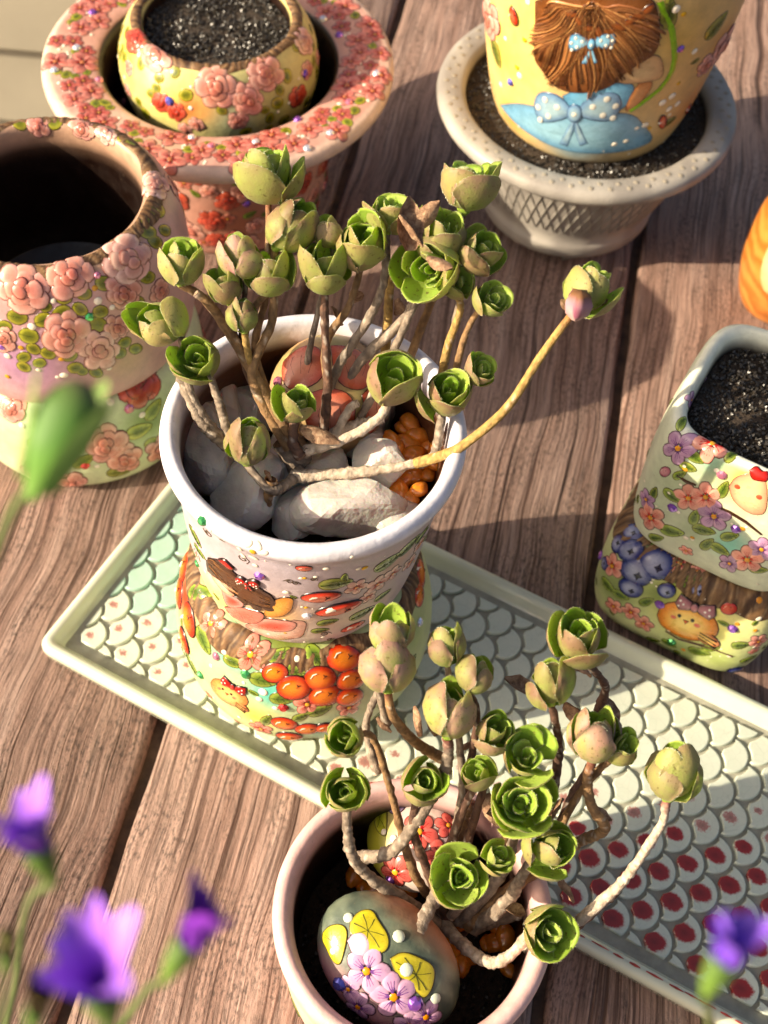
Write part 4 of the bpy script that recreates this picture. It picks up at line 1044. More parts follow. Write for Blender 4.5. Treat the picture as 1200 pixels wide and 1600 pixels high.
scatter(bp, big, 110, 1.0, t_rim-3.6, [(3, 'rose', .6, .95, {'pal': REDROSE}), (3, 'rose', .5, .8, {'pal': PINKROSE}), (2, 'flower', .45, .6, {'pal': ('b03c30', 'e0a090', 'd0a050'), 'spin': 1}), (2, 'leaf', .3, .45, {'spin': 1})], th0=R_(190), th1=R_(370), seed=22, tries=5000, pack=.66)
gl = random.Random(3)
for x, y, c in [(145, 20, 'purple'), (155, 125, 'pink'), (193, 160, 'pink'), (276, 199, 'pink'), (380, 199, 'green'), (400, 222, 'clear'), (465, 187, 'purple'), (516, 208, 'clear'), (505, 30, 'clear'), (588, 115, 'clear'), (545, 160, 'pink'), (480, 232, 'clear'), (505, 290, 'pink'), (515, 308, 'pink'), (385, 318, 'purple'), (85, 110, 'clear'), (300, 215, 'clear'), (330, 228, 'pink'), (232, 190, 'clear'), (530, 55, 'purple'), (120, 75, 'clear')]:
    deco(bp, big, 'gem', x, y, 7, col=c)
sm = thing('round_pot', (*BC, 6.2), 'small yellow and pink rose pot of black soil set inside the broad rimmed planter', 'flower pot', 'painted clay pots')
s_p = Pot((*BC, 6.2), [(4.0, 0), (4.6, .1), (5.1, 1.2), (5.5, 3.0), (5.4, 4.4), (4.95, 5.5), (4.5, 6.0), (4.2, 6.12), (3.95, 5.9), (3.9, 5.2), (3.9, 3)], nt=128)
pf = patches(s_p, 'd9cf96', [(200, 80, 50, 'e0d06a'), (260, 150, 50, 'f0e080'), (240, 120, 30, 'fff0b0'), (360, 180, 60, 'c8d4b0'), (310, 170, 40, 'e8b878'), (460, 110, 40, 'd4cc9c'), (290, 170, 25, 'e08850'), (430, 170, 40, 'b8b878')], inner='3a241a')
s_p.body('pot_body', PAINT, sm, pf)
bark(s_p, sm, s_p.tl-.4, s_p.tl+.3, seed=15, hh=.06, wave=.1)
av = []
for x, y, r, pl in [(336, 136, 33, PINKROSE), (387, 155, 26, PINKROSE), (416, 115, 28, PINKROSE), (211, 62, 22, REDROSE), (243, 88, 24, PINKROSE), (476, 65, 22, PALEROSE), (252, 160, 16, REDROSE), (275, 175, 14, REDROSE), (466, 150, 18, REDROSE), (480, 110, 14, PINKROSE)]:
    h = s_p.hit(x, y)
    if h: av.append((s_p.P(h[0], h[1]), r*h[2])); deco(s_p, sm, 'rose', x, y, r, pal=pl)
deco(s_p, sm, 'gem', 265, 158, 8, col='blue'); deco(s_p, sm, 'gem', 476, 115, 7, col='purple')
scatter(s_p, sm, 90, 1.2, s_p.tl-.6, [(5, 'round', .26, .42, {'spin': 1}), (1, 'dot', .08, .13, {}), (.6, 'rose', .4, .6, {'pal': PINKROSE})], avoid=av, seed=31, th0=R_(160), th1=R_(380), tries=2500)
soil('potting_soil', (*BC, 0), 3.9, 11.35, 'glittering black granular soil filling the small yellow and pink rose pot', 2600)

# ================================================================== GREY PLANTER with the yellow pot
GC = (9.3, 59.4)
gp = thing('mesh_planter', (*GC, 0), 'grey plastic basket planter with a broad dotted rim, at the back right', 'planter')
g_ = Pot((*GC, 0), [(2.6, 0), (3.3, .05), (3.4, .8), (4.7, 1.0), (5.2, 1.3), (5.3, 2.2), (5.1, 2.4), (6.2, 5.2), (7.0, 7.5), (7.4, 7.75), (8.1, 7.9), (8.4, 8.2), (8.45, 8.6), (8.2, 8.95), (7.2, 8.9), (6.85, 8.7), (6.75, 8.0), (6.2, 5.5)], nt=144, smooth=1)
t_gr = g_.T[int(np.argmax(g_.ra))]
def gcol(th, t, p):
    k = .5+.5*math.sin(p.x*1.3+p.y*.9+math.sin(p.x*3)); c = mix(hx('928c86'), hx('aca69e'), k)
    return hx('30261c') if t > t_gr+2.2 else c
g_.body('planter_body', PLASTIC, gp, gcol)
mb = MB()                                    # woven lattice of the wall
for k in range(64):
    th = 2*PI*k/64
    for sg in (-1, 1):
        pts_ = []
        for j in range(9):
            t = 5.4+4.6*j/8; L, n = g_.frame(th, t); pts_.append(g_.P(th+sg*j*.025, t))
        for j in range(8):
            a, b = pts_[j], pts_[j+1]; d = (b-a).normalized(); _, n = g_.frame(th+sg*j*.025, 5.4+4.6*j/8); s2 = d.cross(n)*.045
            i0 = len(mb.v)
            for q in (a-s2, a+n*.07, a+s2, b-s2, b+n*.07, b+s2): mb.add(q, hx('9a948c'))
            mb.face(i0, i0+3, i0+4, i0+1); mb.face(i0+1, i0+4, i0+5, i0+2)
mb.build('lattice', PLASTIC, gp)
mb = MB()                                    # raised dots on the rim
for k in range(48):
    th = 2*PI*k/48
    for t in (t_gr+.75, t_gr+1.15):
        put = g_.putter(th+(.065 if t > t_gr+1 else 0), t); blob(mb, put, ell(0, 0, .16, .16, 0, 8), .08, hx('958d80'), hx('a1988a'), 0)
mb.build('rim_dots', PLASTIC, gp)
for k in range(3):
    th = -PI/2+.35+2*PI*k/3; mb = MB(); q = [(math.cos(th+d)*r, math.sin(th+d)*r) for d, r in ((-.35, 3.3), (.35, 3.3), (.35, 4.1), (-.35, 4.1))]
    for z in (0.01, 1.05):
        for a, b in q: mb.add((GC[0]+a*(1 if z < .5 else 1.08), GC[1]+b*(1 if z < .5 else 1.08), z), hx('8d8578'))
    mb.face(3, 2, 1, 0); mb.face(4, 5, 6, 7)
    for i in range(4): mb.face(i, (i+1) % 4, (i+1) % 4+4, i+4)
    mb.build('foot', PLASTIC, gp, smooth=False)
soil('potting_soil', (*GC, 0), 6.8, 8.05, 'black granular soil ringing the yellow pot inside the grey planter', 1800, ann=.7)
yp = thing('tall_pot', (*GC, 8), 'tall yellow pot painted with a brown haired girl seen from behind, in the grey planter', 'flower pot', 'painted clay pots')
y_ = Pot((*GC, 7.9), [(4.2, 0), (4.9, .1), (5.35, .8), (5.9, 3), (6.5, 6.5), (6.9, 10.5), (6.9, 14), (6.5, 15.5), (6.2, 15.6), (6.0, 15.2), (6.0, 12), (5.4, 4)], nt=144)
pf = patches(y_, 'e2c692', [(790, 90, 60, 'f6e078'), (760, 20, 60, 'f4da80'), (820, 30, 60, 'f0de88'), (800, 180, 30, 'e8b050'), (1060, 60, 60, 'e0c078'), (1080, 160, 60, 'd8a060'), (1130, 60, 50, 'dca868'), (900, 225, 60, '8fb8cc'), (1000, 60, 30, 'e6cc84')], inner='6a4a38')
y_.body('pot_body', PAINT, yp, pf)
A_ = (925, 140)
poly_on(y_, yp, 'painted_skirt', A_, [(782, 164), (815, 160), (860, 172), (930, 178), (985, 174), (1008, 198), (1022, 218), (1000, 230), (960, 238), (915, 239), (870, 231), (832, 212), (803, 190)], .05, 'acd2e2', '8cbcd8')
poly_on(y_, yp, 'painted_bodice', A_, [(880, 150), (900, 140), (950, 130), (985, 128), (992, 140), (975, 172), (930, 178), (890, 172)], .06, '98cce4', '7cb8d8', .03)
poly_on(y_, yp, 'painted_sleeve', A_, [(958, 122), (985, 105), (1010, 88), (1030, 85), (1036, 105), (1034, 122), (1000, 128), (972, 130)], .08, 'e4c8a0', 'dcb890', .06)
poly_on(y_, yp, 'painted_arm', A_, [(998, 130), (1022, 124), (1010, 150), (985, 172), (975, 172), (985, 150)], .06, 'e4b080', 'd89c68', .04)
poly_on(y_, yp, 'painted_hair', A_, [(838, 2), (870, -8), (960, -10), (1018, -6), (1028, 20), (1031, 60), (1022, 85), (990, 105), (970, 122), (945, 138), (915, 144), (885, 142), (862, 130), (848, 108), (835, 92), (838, 50)], .14, 'bc8a5c', '94643c', .08, extra=None)
hh = y_.hit(*A_); putH = y_.putter(hh[0], hh[1]); Lh, _ = y_.frame(hh[0], hh[1]); mb = MB(); rs = random.Random(6)
def yq(x, y):
    k = y_.hit(x, y); return None if k is None else ((k[0]-hh[0])*Lh, k[1]-hh[1])
outl = [(838, 6), (836, 50), (834, 92), (848, 108), (862, 130), (885, 142), (915, 144), (945, 138), (970, 122), (990, 105), (1022, 85), (1031, 60), (1028, 20)]
for i in range(260):
    s0 = rs.uniform(0, len(outl)-1.01); k0 = int(s0); fr = s0-k0
    ex, ey = (outl[k0][0]*(1-fr)+outl[k0+1][0]*fr, outl[k0][1]*(1-fr)+outl[k0+1][1]*fr)
    u0_, u1_ = rs.uniform(0, .55), rs.uniform(.8, 1.03); ph = rs.uniform(0, 6); pts_ = []
    for u in np.linspace(u0_, u1_, 8):
        x, y = 932+(ex-932)*u+7*math.sin(u*8+s0*2.2), 3+(ey-3)*u+5*math.sin(u*7+s0*2.2)
        q = yq(x, y)
        if q: pts_.append(q)
    if len(pts_) > 4: line(mb, putH, pts_, .05, hx(('80542f', 'b8865a', 'd0a270', '9a6a40', 'a87650')[i % 5]), .30+.05*rs.random())
mb.build('painted_hair_strands', GLOSS, yp)
for i, (x, y) in enumerate([(893, 20), (906, 32), (920, 42), (936, 48), (952, 46), (968, 40), (984, 32), (1000, 22), (1012, 14)]):
    h = y_.hit(x, y); mb = MB(); blob(mb, y_.putter(h[0], h[1]), ell(0, 0, .38, .2, (-.7 if i % 2 else .5)+(.4 if i > 4 else -.3), 12), .12, hx('a86a3c'), hx('7a4422'), .03, .22); mb.build('painted_plait', GLOSS, yp)
bow(y_, yp, 925, 66, 1.0, 'a8d4e8', '80b8d8', .26, 'painted_hair_bow')
bow(y_, yp, 898, 176, 1.95, 'b8d2dc', '90b2d0', .07, 'painted_sash_bow')
for x, y, r, pl in [(765, 30, 34, PINKROSE), (758, 75, 18, PINKROSE), (1130, 70, 34, PINKROSE), (1160, 40, 30, REDROSE), (1085, 190, 24, PALEROSE), (1170, 5, 26, PINKROSE), (1105, 100, 22, PINKROSE)]: deco(y_, yp, 'rose', x, y, r, pal=pl)
for x, y, r, a in [(775, 82, 24, -1.3), (1110, 115, 26, .4), (1045, 20, 24, 1.6), (1120, 40, 24, .9), (1055, 205, 20, .5), (803, 25, 16, 1.8), (1130, 130, 20, .8), (1045, 190, 14, .2)]: deco(y_, yp, 'leaf', x, y, r, rot=a, pal=('6e7a38', 'a8a858'))
for x, y, r in [(803, 25, 14), (1035, 190, 14), (1075, 170, 12)]: deco(y_, yp, 'berry', x, y, r, pal=('c8482c', 'e08060'), rot=1.9, asp=.45)
for x, y, r in [(1056, 14, 8), (812, 118, 6), (783, 132, 5), (1008, 195, 6), (825, 3, 5), (790, 60, 4), (1085, 80, 6), (1035, 160, 7), (1050, 150, 7), (1058, 162, 6), (1045, 170, 6), (960, 225, 5), (978, 220, 5), (995, 200, 4), (775, 50, 6)]: deco(y_, yp, 'dot', x, y, r)
for x, y, r in [(1068, 22, 5), (820, 62, 5), (842, 65, 4), (1015, 200, 4), (808, 105, 5), (1060, 130, 4)]: deco(y_, yp, 'dot', x, y, r, col='ecc030')
deco(y_, yp, 'gem', 1063, 76, 7, col='purple'); deco(y_, yp, 'gem', 798, 128, 7, col='blue')
h = y_.hit(1040, 90); L, _ = y_.frame(h[0], h[1]); q = []
for x, y in [(1031, 2), (1036, 15), (1044, 30), (1050, 48), (1053, 70), (1054, 90), (1050, 110), (1042, 125), (1030, 140), (1015, 152), (1000, 163), (984, 173)]:
    k = y_.hit(x, y); q.append(((k[0]-h[0])*L, k[1]-h[1]))
mb = MB(); line(mb, y_.putter(h[0], h[1]), q, .13, hx('9cc832'), .14, False); mb.build('painted_string', GLOSS, yp)

scatter(y_, yp, 40, .8, 9, [(2, 'leaf', .25, .45, {'spin': 1, 'pal': ('6e7a38', 'a8a858')}), (4, 'dot', .06, .12, {}), (1, 'dot', .07, .1, {'col': 'e8b040'}), (.5, 'rose', .4, .6, {'pal': PINKROSE})], avoid=[(y_.P(*y_.hit(*q)[:2]), 1.3) for q in ((870, 30), (930, 30), (990, 30), (870, 90), (930, 90), (990, 90), (930, 130), (860, 180), (900, 200), (950, 200), (830, 190), (1000, 120), (1010, 60), (985, 165))], seed=75, tries=2500)
# ================================================================== SQUARE STACK (right) and the orange wood piece
QC = (15.5, 33.05); QR = R_(-25.5)
ql = thing('square_pot', (*QC, 0), 'squarish pot painted with blueberries and a yellow chick, under the flowered square pot', 'flower pot', 'painted clay pots')
q1 = Pot((*QC, 0), [(3.5, 0), (3.9, .1), (4.25, .8), (4.45, 2.6), (4.4, 4.8), (4.1, 6.2), (3.6, 6.85), (3.2, 6.8), (3.2, 4)], sq=4.5, rot=QR, nt=144)
pf = patches(q1, 'd8dcae', [(1090, 960, 80, 'f4e870'), (1130, 900, 60, 'f0e488'), (1170, 960, 60, 'f4ecb0'), (960, 920, 60, '9aa86c'), (990, 1000, 60, 'd4dca8'), (1030, 930, 40, '90a058'), (1120, 1030, 50, 'c0cc88'), (1060, 1010, 40, 'b8c890')], inner='4a3020')  # yellow towards the right is the sunlit part, painted in with the washes
q1.body('pot_body', PAINT, ql, pf)
bark(q1, ql, 6.0, 7.7, seed=41, hh=.08, wave=.3)
for x, y, r, a in [(988, 832, 17, 0), (966, 850, 15, 1), (984, 860, 20, .3), (995, 893, 28, -.4), (1026, 882, 29, -.2), (986, 918, 20, -.3), (1042, 922, 14, 0), (1092, 922, 13, .2), (1121, 1052, 18, -.2), (945, 880, 12, .6), (1150, 1046, 14, 0)]:
    mbk = q1.hit(x, y)
    if mbk: deco(q1, ql, 'blue', x, y, r, rot=a)
for x, y, r in [(957, 884, 21), (1062, 880, 22), (959, 947, 16), (986, 956, 17), (1006, 974, 17), (1185, 1002, 16), (1090, 893, 14), (1000, 995, 12), (1085, 1046, 17), (975, 985, 10)]: deco(q1, ql, 'flower', x, y, r, pal=('c43428', 'f0b8a8', 'e8b040'))
for x, y, r, a in [(1017, 845, 18, .9), (1085, 905, 20, 0), (1065, 912, 15, -.4), (1157, 1008, 14, .2), (1092, 1018, 17, -.1), (950, 915, 16, -.8), (945, 965, 15, -.9), (970, 930, 14, -.4), (1010, 940, 13, .5), (1110, 1012, 14, .2), (1045, 1005, 12, -.5), (1035, 845, 14, .3), (1055, 850, 13, .6), (1130, 900, 14, 1), (1170, 1030, 14, .5), (1020, 1000, 12, .2)]: deco(q1, ql, 'leaf', x, y, r, rot=a)
chick(q1, ql, 1074, 968, 46, body=('f0a23c', 'fce290'), bow='c8929c', tilt=-.32)
h = q1.hit(1070, 1000); L, _ = q1.frame(h[0], h[1]); q = []
for x, y in [(1040, 985), (1060, 998), (1085, 1005), (1110, 1012), (1145, 1025)]:
    k = q1.hit(x, y)
    if k: q.append((((k[0]-h[0]+PI) % (2*PI)-PI)*L, k[1]-h[1]))
mb = MB(); line(mb, q1.putter(h[0], h[1]), q, .09, hx('6a4426'), .12); mb.build('painted_branch', GLOSS, ql)
for x, y, r, c in [(1031, 944, 9, 'purple'), (1145, 982, 9, 'purple'), (951, 974, 9, 'purple'), (940, 868, 8, 'purple'), (1050, 1002, 8, 'green')]: deco(q1, ql, 'gem', x, y, r, col=c)
deco(q1, ql, 'berry', 1139, 950, 12, pal=('c84030', 'e88870'))
for x, y, r in [(1127, 920, 7), (1155, 956, 5), (1185, 965, 6), (1165, 930, 4), (1110, 985, 3), (1120, 1000, 4), (1190, 945, 5), (1140, 1025, 4), (1100, 935, 4)]: deco(q1, ql, 'dot', x, y, r)
for x, y, r in [(1187, 938, 6), (1152, 975, 4), (1068, 1015, 4), (1180, 985, 4)]: deco(q1, ql, 'dot', x, y, r, col='e8a838')
qu = thing('square_pot', (*QC, 6.9), 'squarish pale green pot with pink and violet flowers, filled with black soil', 'flower pot', 'painted clay pots')
q2 = Pot((*QC, 6.85), [(3.2, 0), (3.6, .08), (3.85, .6), (4.0, 2.5), (4.05, 5.2), (3.95, 6.8), (3.8, 7.5), (3.5, 7.75), (3.25, 7.6), (3.15, 7.1), (3.1, 4)], sq=4.5, rot=QR, nt=144)
pf = patches(q2, 'dde0ca', [(1160, 750, 60, 'f4e26c'), (1110, 720, 50, 'a8ccb4'), (1060, 760, 60, 'c4d0b0'), (1140, 850, 40, '8cd4c4'), (1020, 790, 40, 'c8d4b8'), (1100, 640, 40, 'dcc8c0'), (1150, 500, 30, 'e8e4c8'), (1180, 700, 40, 'f0e090'), (1080, 830, 40, 'c0ccac')], inner='3a2a1e', lip='eceee0', lipw=.45)  # right-hand yellows paint the sunlit area into the body colour
q2.body('pot_body', PAINT, qu, pf)
for x, y, r, p in [(1092, 652, 31, 0), (1060, 700, 27, 1), (1114, 693, 29, 0), (1017, 808, 26, 0), (1010, 780, 18, 1), (1076, 778, 24, 0), (1103, 776, 25, 0), (1116, 806, 27, 1), (1168, 874, 27, 0), (1190, 858, 22, 1), (1100, 600, 16, 1), (1140, 880, 18, 1), (1080, 625, 14, 1)]:
    deco(q2, qu, 'flower', x, y, r, pal=(('d04030', 'f0b8a8', 'e8b040'), ('8a5a98', 'd0acc8', 'f0b030'))[p])
for x, y, r, a in [(1148, 660, 20, .1), (1153, 688, 15, 0), (1087, 715, 15, -.6), (1050, 775, 16, -.7), (1050, 830, 20, -.1), (1100, 828, 18, -.2), (1130, 765, 15, 1.1), (1125, 858, 16, -.6), (1075, 730, 14, -.4), (1062, 742, 12, .5), (1145, 710, 13, .6), (1085, 808, 15, 1.2), (1025, 840, 14, .2), (1105, 850, 15, .8), (1140, 838, 15, .3), (1125, 610, 14, .7), (1065, 660, 13, 1), (1022, 770, 12, 1), (1185, 890, 14, 0)]: deco(q2, qu, 'leaf', x, y, r, rot=a, pal=('5f7a2c', 'b0bc60'))
A_ = (1170, 770)
poly_on(q2, qu, 'painted_chick', A_, [(1140, 760), (1150, 745), (1175, 738), (1198, 740), (1199, 800), (1180, 805), (1160, 795), (1145, 780)], .08, 'f8dcb0', 'f0b898')
for x, y in ((1153, 760), (1186, 776)): deco(q2, qu, 'dot', x, y, 6, col='e07050')
for x, y in ((1163, 757), (1181, 764)): deco(q2, qu, 'dot', x, y, 3.5, col='2a140c')
deco(q2, qu, 'dot', 1171, 764, 4, col='e88a28')
poly_on(q2, qu, 'painted_bow', A_, [(1172, 735), (1182, 728), (1190, 738), (1199, 736), (1199, 752), (1186, 750), (1176, 748)], .08, 'd83830', 'b82820', .05)
h = q2.hit(1080, 770); L, _ = q2.frame(h[0], h[1])
for path in ([(1058, 742), (1072, 752), (1088, 758)], [(1118, 790), (1140, 800), (1165, 815), (1190, 835)]):
    q = []
    for x, y in path:
        k = q2.hit(x, y)
        if k: q.append((((k[0]-h[0]+PI) % (2*PI)-PI)*L, k[1]-h[1]))
    if len(q) > 1: mb = MB(); line(mb, q2.putter(h[0], h[1]), q, .09, hx('5a3a24'), .08); mb.build('painted_branch', GLOSS, qu)
for x, y, c in [(1051, 793, 'purple'), (1150, 826, 'purple'), (1128, 742, 'pink')]: deco(q2, qu, 'gem', x, y, 9, col=c)
deco(q2, qu, 'berry', 1039, 737, 10, pal=('b87888', 'd8a8b0'), rot=.6)
for x, y, r in [(1070, 728, 4), (1072, 840, 5), (1082, 842, 4), (1120, 735, 5), (1060, 800, 4), (1046, 770, 4)]: deco(q2, qu, 'dot', x, y, r)
for x, y, r in [(1071, 733, 5), (1082, 840, 4), (1165, 715, 5), (1160, 826, 5)]: deco(q2, qu, 'dot', x, y, r, col='e8b040')
scatter(q2, qu, 10, 1.5, 6.5, [(1, 'flower', .5, .7, {'pal': ('d04030', 'f0b8a8', 'e8b040')}), (1, 'leaf', .35, .45, {'spin': 1})], th0=R_(-10), th1=R_(130), seed=51)
scatter(q2, qu, 34, .7, q2.tl-.9, [(2, 'leaf', .18, .3, {'spin': 1}), (3, 'dot', .04, .09, {}), (1, 'flower', .25, .35, {'pal': ('d04030', 'f0b8a8', 'e8b040'), 'spin': 1})], th0=R_(150), th1=R_(320), seed=73, tries=2500)
scatter(q1, ql, 34, .7, 6.0, [(2, 'leaf', .18, .3, {'spin': 1}), (3, 'dot', .04, .09, {}), (1, 'flower', .22, .35, {'pal': ('d04030', 'f0b8a8', 'e8b040'), 'spin': 1})], th0=R_(150), th1=R_(320), seed=74, tries=2500)
soil('potting_soil', (*QC, 0), 3.12, 13.55, 'coarse black granular soil filling the square flowered pot at the right edge', 2200, shape=q2.shape)
oc = at(1190, 400, 4.5)
oc = Vector((oc.x+2.2, oc.y+1.0, 0))
owd = thing('wooden_bowl', (oc.x, oc.y, 0), 'rounded orange grained wooden bowl cut off by the right edge of the picture', 'bowl')
ow = Pot((oc.x, oc.y, 0), [(1.6, 0), (2.0, .1), (2.5, 1.2), (2.85, 3.2), (2.9, 5.0), (2.7, 6.8), (2.3, 7.6), (2.1, 7.7), (2.0, 7.4), (2.2, 5), (1.6, 1.5)], nt=72)
ow.body('bowl_body', ORANGEWOOD, owd, lambda th, t, p: (1, 1, 1))
mb = MB(); put = ow.putter(R_(218), 6.0); blob(mb, put, ell(.9, .0, 1.0, 2.6, 0, 24), .05, hx('ecd0a0'), hx('e4b880'), 0, .01); mb.build('pale_sapwood_patch', CLAY, owd)
# ================================================================== SUCCULENTS
def prof_at(pr, v):
    return float(np.interp(v, pr[0], pr[1])), float(np.interp(v, pr[0], pr[2]))
VK = [0, .25, .5, .75, 1.]
LTYPES = {  # cupped petals: v, radius, height (unit rosette diameter)
    'bud': (VK, [.06, .36, .50, .46, .26], [0, .20, .50, .82, 1.06]),
    'cup': (VK, [.05, .33, .48, .49, .38], [0, .14, .42, .72, .95]),
    'open': (VK, [.05, .30, .46, .52, .50], [0, .10, .32, .56, .74]),
}
LAY = [(1.0, 1.0, 0.), (.80, .97, .03), (.62, .90, .07), (.45, .80, .10), (.30, .68, .13), (.17, .55, .15)]
LM = {}
def petal_mesh(kind, lay, var):
    key = (kind, lay, var)
    if key in LM: return LM[key]
    rs = random.Random(hash((('bud', 'cup', 'open').index(kind), lay, var))); pr = LTYPES[kind]; sr, sz, z0 = LAY[lay]
    half = R_([58, 60, 64, 70, 82, 100][lay])*rs.uniform(.9, 1.12); nu, nv = 9, 10
    tipx = rs.uniform(-.10, .10); curl = rs.uniform(-.02, .07) if kind != 'bud' else rs.uniform(-.05, .03); wav = rs.uniform(0, 6)
    mb = MB(); OUT, INN, CO, CI = [], [], [], []
    for i in range(nu):
        a = -1+2*i/(nu-1); ro, ri, co, ci = [], [], [], []
        for j in range(nv):
            # rounded spoon outline: the side margins pull in to the tip and the base
            s_ = j/(nv-1)
            lim = 1-.30*abs(a)**4-.12*a*a
            v = s_*lim
            w_ = .40+.60*min(1, v/.5)**.8
            r, z = prof_at(pr, v); r *= sr; z = z*sz+z0
            ang = a*half*w_+tipx*v
            e = max(abs(a)**3, s_**5)
            r2 = r*(1+.03*math.sin(5*ang+wav)*v)+curl*e*v*sr
            r2 -= .05*(1-abs(a)**2)*math.sin(PI*min(1, v))*0
            x, y = r2*math.cos(ang), r2*math.sin(ang)
            th = (.05*(1-e)+.012)*min(1, .4+v*1.5)*(.6+.4*sr)
            k = max(.2, 1-th/max(.05, r2))
            ro.append((x, y, z)); ri.append((x*k, y*k, z+.012))
            co.append((e, 0, v)); ci.append((e*.8, 1, v))
        OUT.append(ro); INN.append(ri); CO.append(co); CI.append(ci)
    mb.grid(OUT, CO); b = len(mb.v); mb.grid(INN, CI, flip=True)
    for i in range(nu-1): mb.face(i*nv+nv-1, (i+1)*nv+nv-1, b+(i+1)*nv+nv-1, b+i*nv+nv-1)
    for i, f in ((0, 1), (nu-1, 0)):
        for j in range(nv-1):
            q = (i*nv+j, i*nv+j+1, b+i*nv+j+1, b+i*nv+j); mb.face(*(q if not f else q[::-1]))
    # short pale hairs along the margin
    nm = len(mb.f); edge = [(0, j) for j in range(2, nv)]+[(i, nv-1) for i in range(nu)]+[(nu-1, j) for j in range(nv-1, 1, -1)]
    for (i0, j0), (i1, j1) in zip(edge, edge[1:]):
        A, B = Vector(OUT[i0][j0]), Vector(OUT[i1][j1]); T_ = B-A
        if T_.length < 1e-5: continue
        cen = Vector(OUT[nu//2][nv//2])
        for _ in range(6):
            q = A+T_*rs.random(); d = (q-cen).normalized()*rs.uniform(.6, 1)+Vector((rs.gauss(0, .35), rs.gauss(0, .35), rs.gauss(0, .35))); d.normalize()
            w_ = T_.normalized()*.0035; e = q+d*rs.uniform(.014, .034); b = len(mb.v)
            for k in (q-w_, q+w_, e): mb.add(k, (0, 0, 0))
            mb.face(b, b+1, b+2, m=1)
    LM[key] = mb.mesh('succulent_leaf', [LEAF, FUZZ]); return LM[key]
def heart_mesh():
    if 'heart' in LM: return LM['heart']
    mb = MB(); P, C = [], []
    for i in range(12):
        a = 2*PI*i/12; k = 1+.12*math.sin(3*a)
        P.append([(k*r*math.cos(a), k*r*math.sin(a), z) for r, z in ((.04, -.06), (.09, .0), (.13, .10), (.11, .22), (.06, .30), (.005, .33))]); C.append([(.3, .6, .2), (.1, .8, .2), (0, 1, .3), (0, 1, .3), (0, 1, .3), (0, 1, .3)])
    mb.grid(P, C, True); LM['heart'] = mb.mesh('rosette', LEAF); return LM['heart']
TONES = {'green': ((.42, .27, .14), 1.0), 'lime': ((.50, .36, .18), .95), 'brown': ((.36, .19, .13), 1.8), 'pink': ((.60, .33, .26), 1.8), 'olive': ((.40, .25, .16), 1.5)}
def dry_leaf(root, org, p, d, L, seed):
    rs = random.Random(seed); mb = MB(); P, C = [], []
    d = Vector(d).normalized(); s1 = d.cross(Vector((rs.gauss(0, 1), rs.gauss(0, 1), rs.gauss(0, 1)))).normalized(); n = d.cross(s1)
    for i in range(6):
        u = i/5; w_ = L*.28*math.sin(PI*(.12+.85*u)); row = []
        for j in range(5):
            q = j/4*2-1; row.append(Vector(p)+d*L*u+s1*w_*q+n*(L*.25*u*u+w_*.6*q*q+.04*L*rs.uniform(-1, 1)))
        P.append(row); C.append([(1, 1, 1)]*5)
    mb.grid(P, C); b = len(mb.v)
    mb.grid([[q-n*.03 for q in r] for r in P], C, flip=True)
    mb.build('dry_leaf', DRY, root)
def rosette(root, org, p, diam, axis, kind, tone, seed, layers=None, per=3):
    """axis in the view's own right/up/towards terms, turned into a world direction"""
    rs = random.Random(seed)
    ax = (RIGHT*axis[0]+UP*axis[1]-FWD*axis[2]).normalized()
    q = ax.to_track_quat('Z', 'Y'); col, al = TONES[tone]
    o = bpy.data.objects.new('rosette', heart_mesh()); COL.objects.link(o); o.parent = root
    base = Vector(p)-ax*diam*(.42 if kind != 'open' else .25)
    o.location = (base-Vector(org))*S; o.rotation_mode = 'QUATERNION'; o.rotation_quaternion = q; o.scale = (diam,)*3
    o.color = (*col, al*.4)
    layers = layers or {'bud': [0, 1, 2], 'cup': [0, 1, 2, 4, 5], 'open': [0, 1, 3, 4, 5]}[kind]
    a0 = rs.uniform(0, 6.28)
    for L in layers:
        n = (3 if L == 0 else per) if L < 4 else 2
        for k in range(n):
            if rs.random() < (.08 if 0 < L < 3 else 0): continue
            l = bpy.data.objects.new('leaf', petal_mesh(kind, L, rs.randrange(3))); COL.objects.link(l); l.parent = o
            s_ = rs.uniform(.82, 1.10)
            l.scale = (s_, s_, s_*rs.uniform(.88, 1.1)*(1 if L else rs.uniform(.8, 1.0)))
            an = a0+L*1.05+k*2*PI/n+rs.uniform(-.22, .22)
            til = rs.uniform(-.14, .20)*(1.4 if L == 0 else .9)
            l.rotation_euler = (Matrix.Rotation(an, 3, 'Z')@Matrix.Rotation(til, 3, 'Y')).to_euler()
            f = max(0, 1-L*.28)
            l.color = (*jit(col, .18), min(1, al*f*rs.uniform(.6, 1.3)))
    return base, ax
def smooth_path(pts, n=4):
    out = []
    for i in range(len(pts)-1):
        p0, p1, p2, p3_ = pts[max(0, i-1)], pts[i], pts[i+1], pts[min(len(pts)-1, i+2)]
        for k in range(n):
            t = k/n; out.append(.5*((2*p1)+(p2-p0)*t+(2*p0-5*p1+4*p2-p3_)*t*t+(3*p1-p0-3*p2+p3_)*t**3))
    out.append(pts[-1]); return out
STC = {'grey': ('6e5f52', 'a89684'), 'pale': ('b09a84', 'd8c8b4'), 'dark': ('4a3026', '7a5a48'), 'ochre': ('94723c', 'c4a260'), 'tan': ('7c5c3c', 'a8845c')}
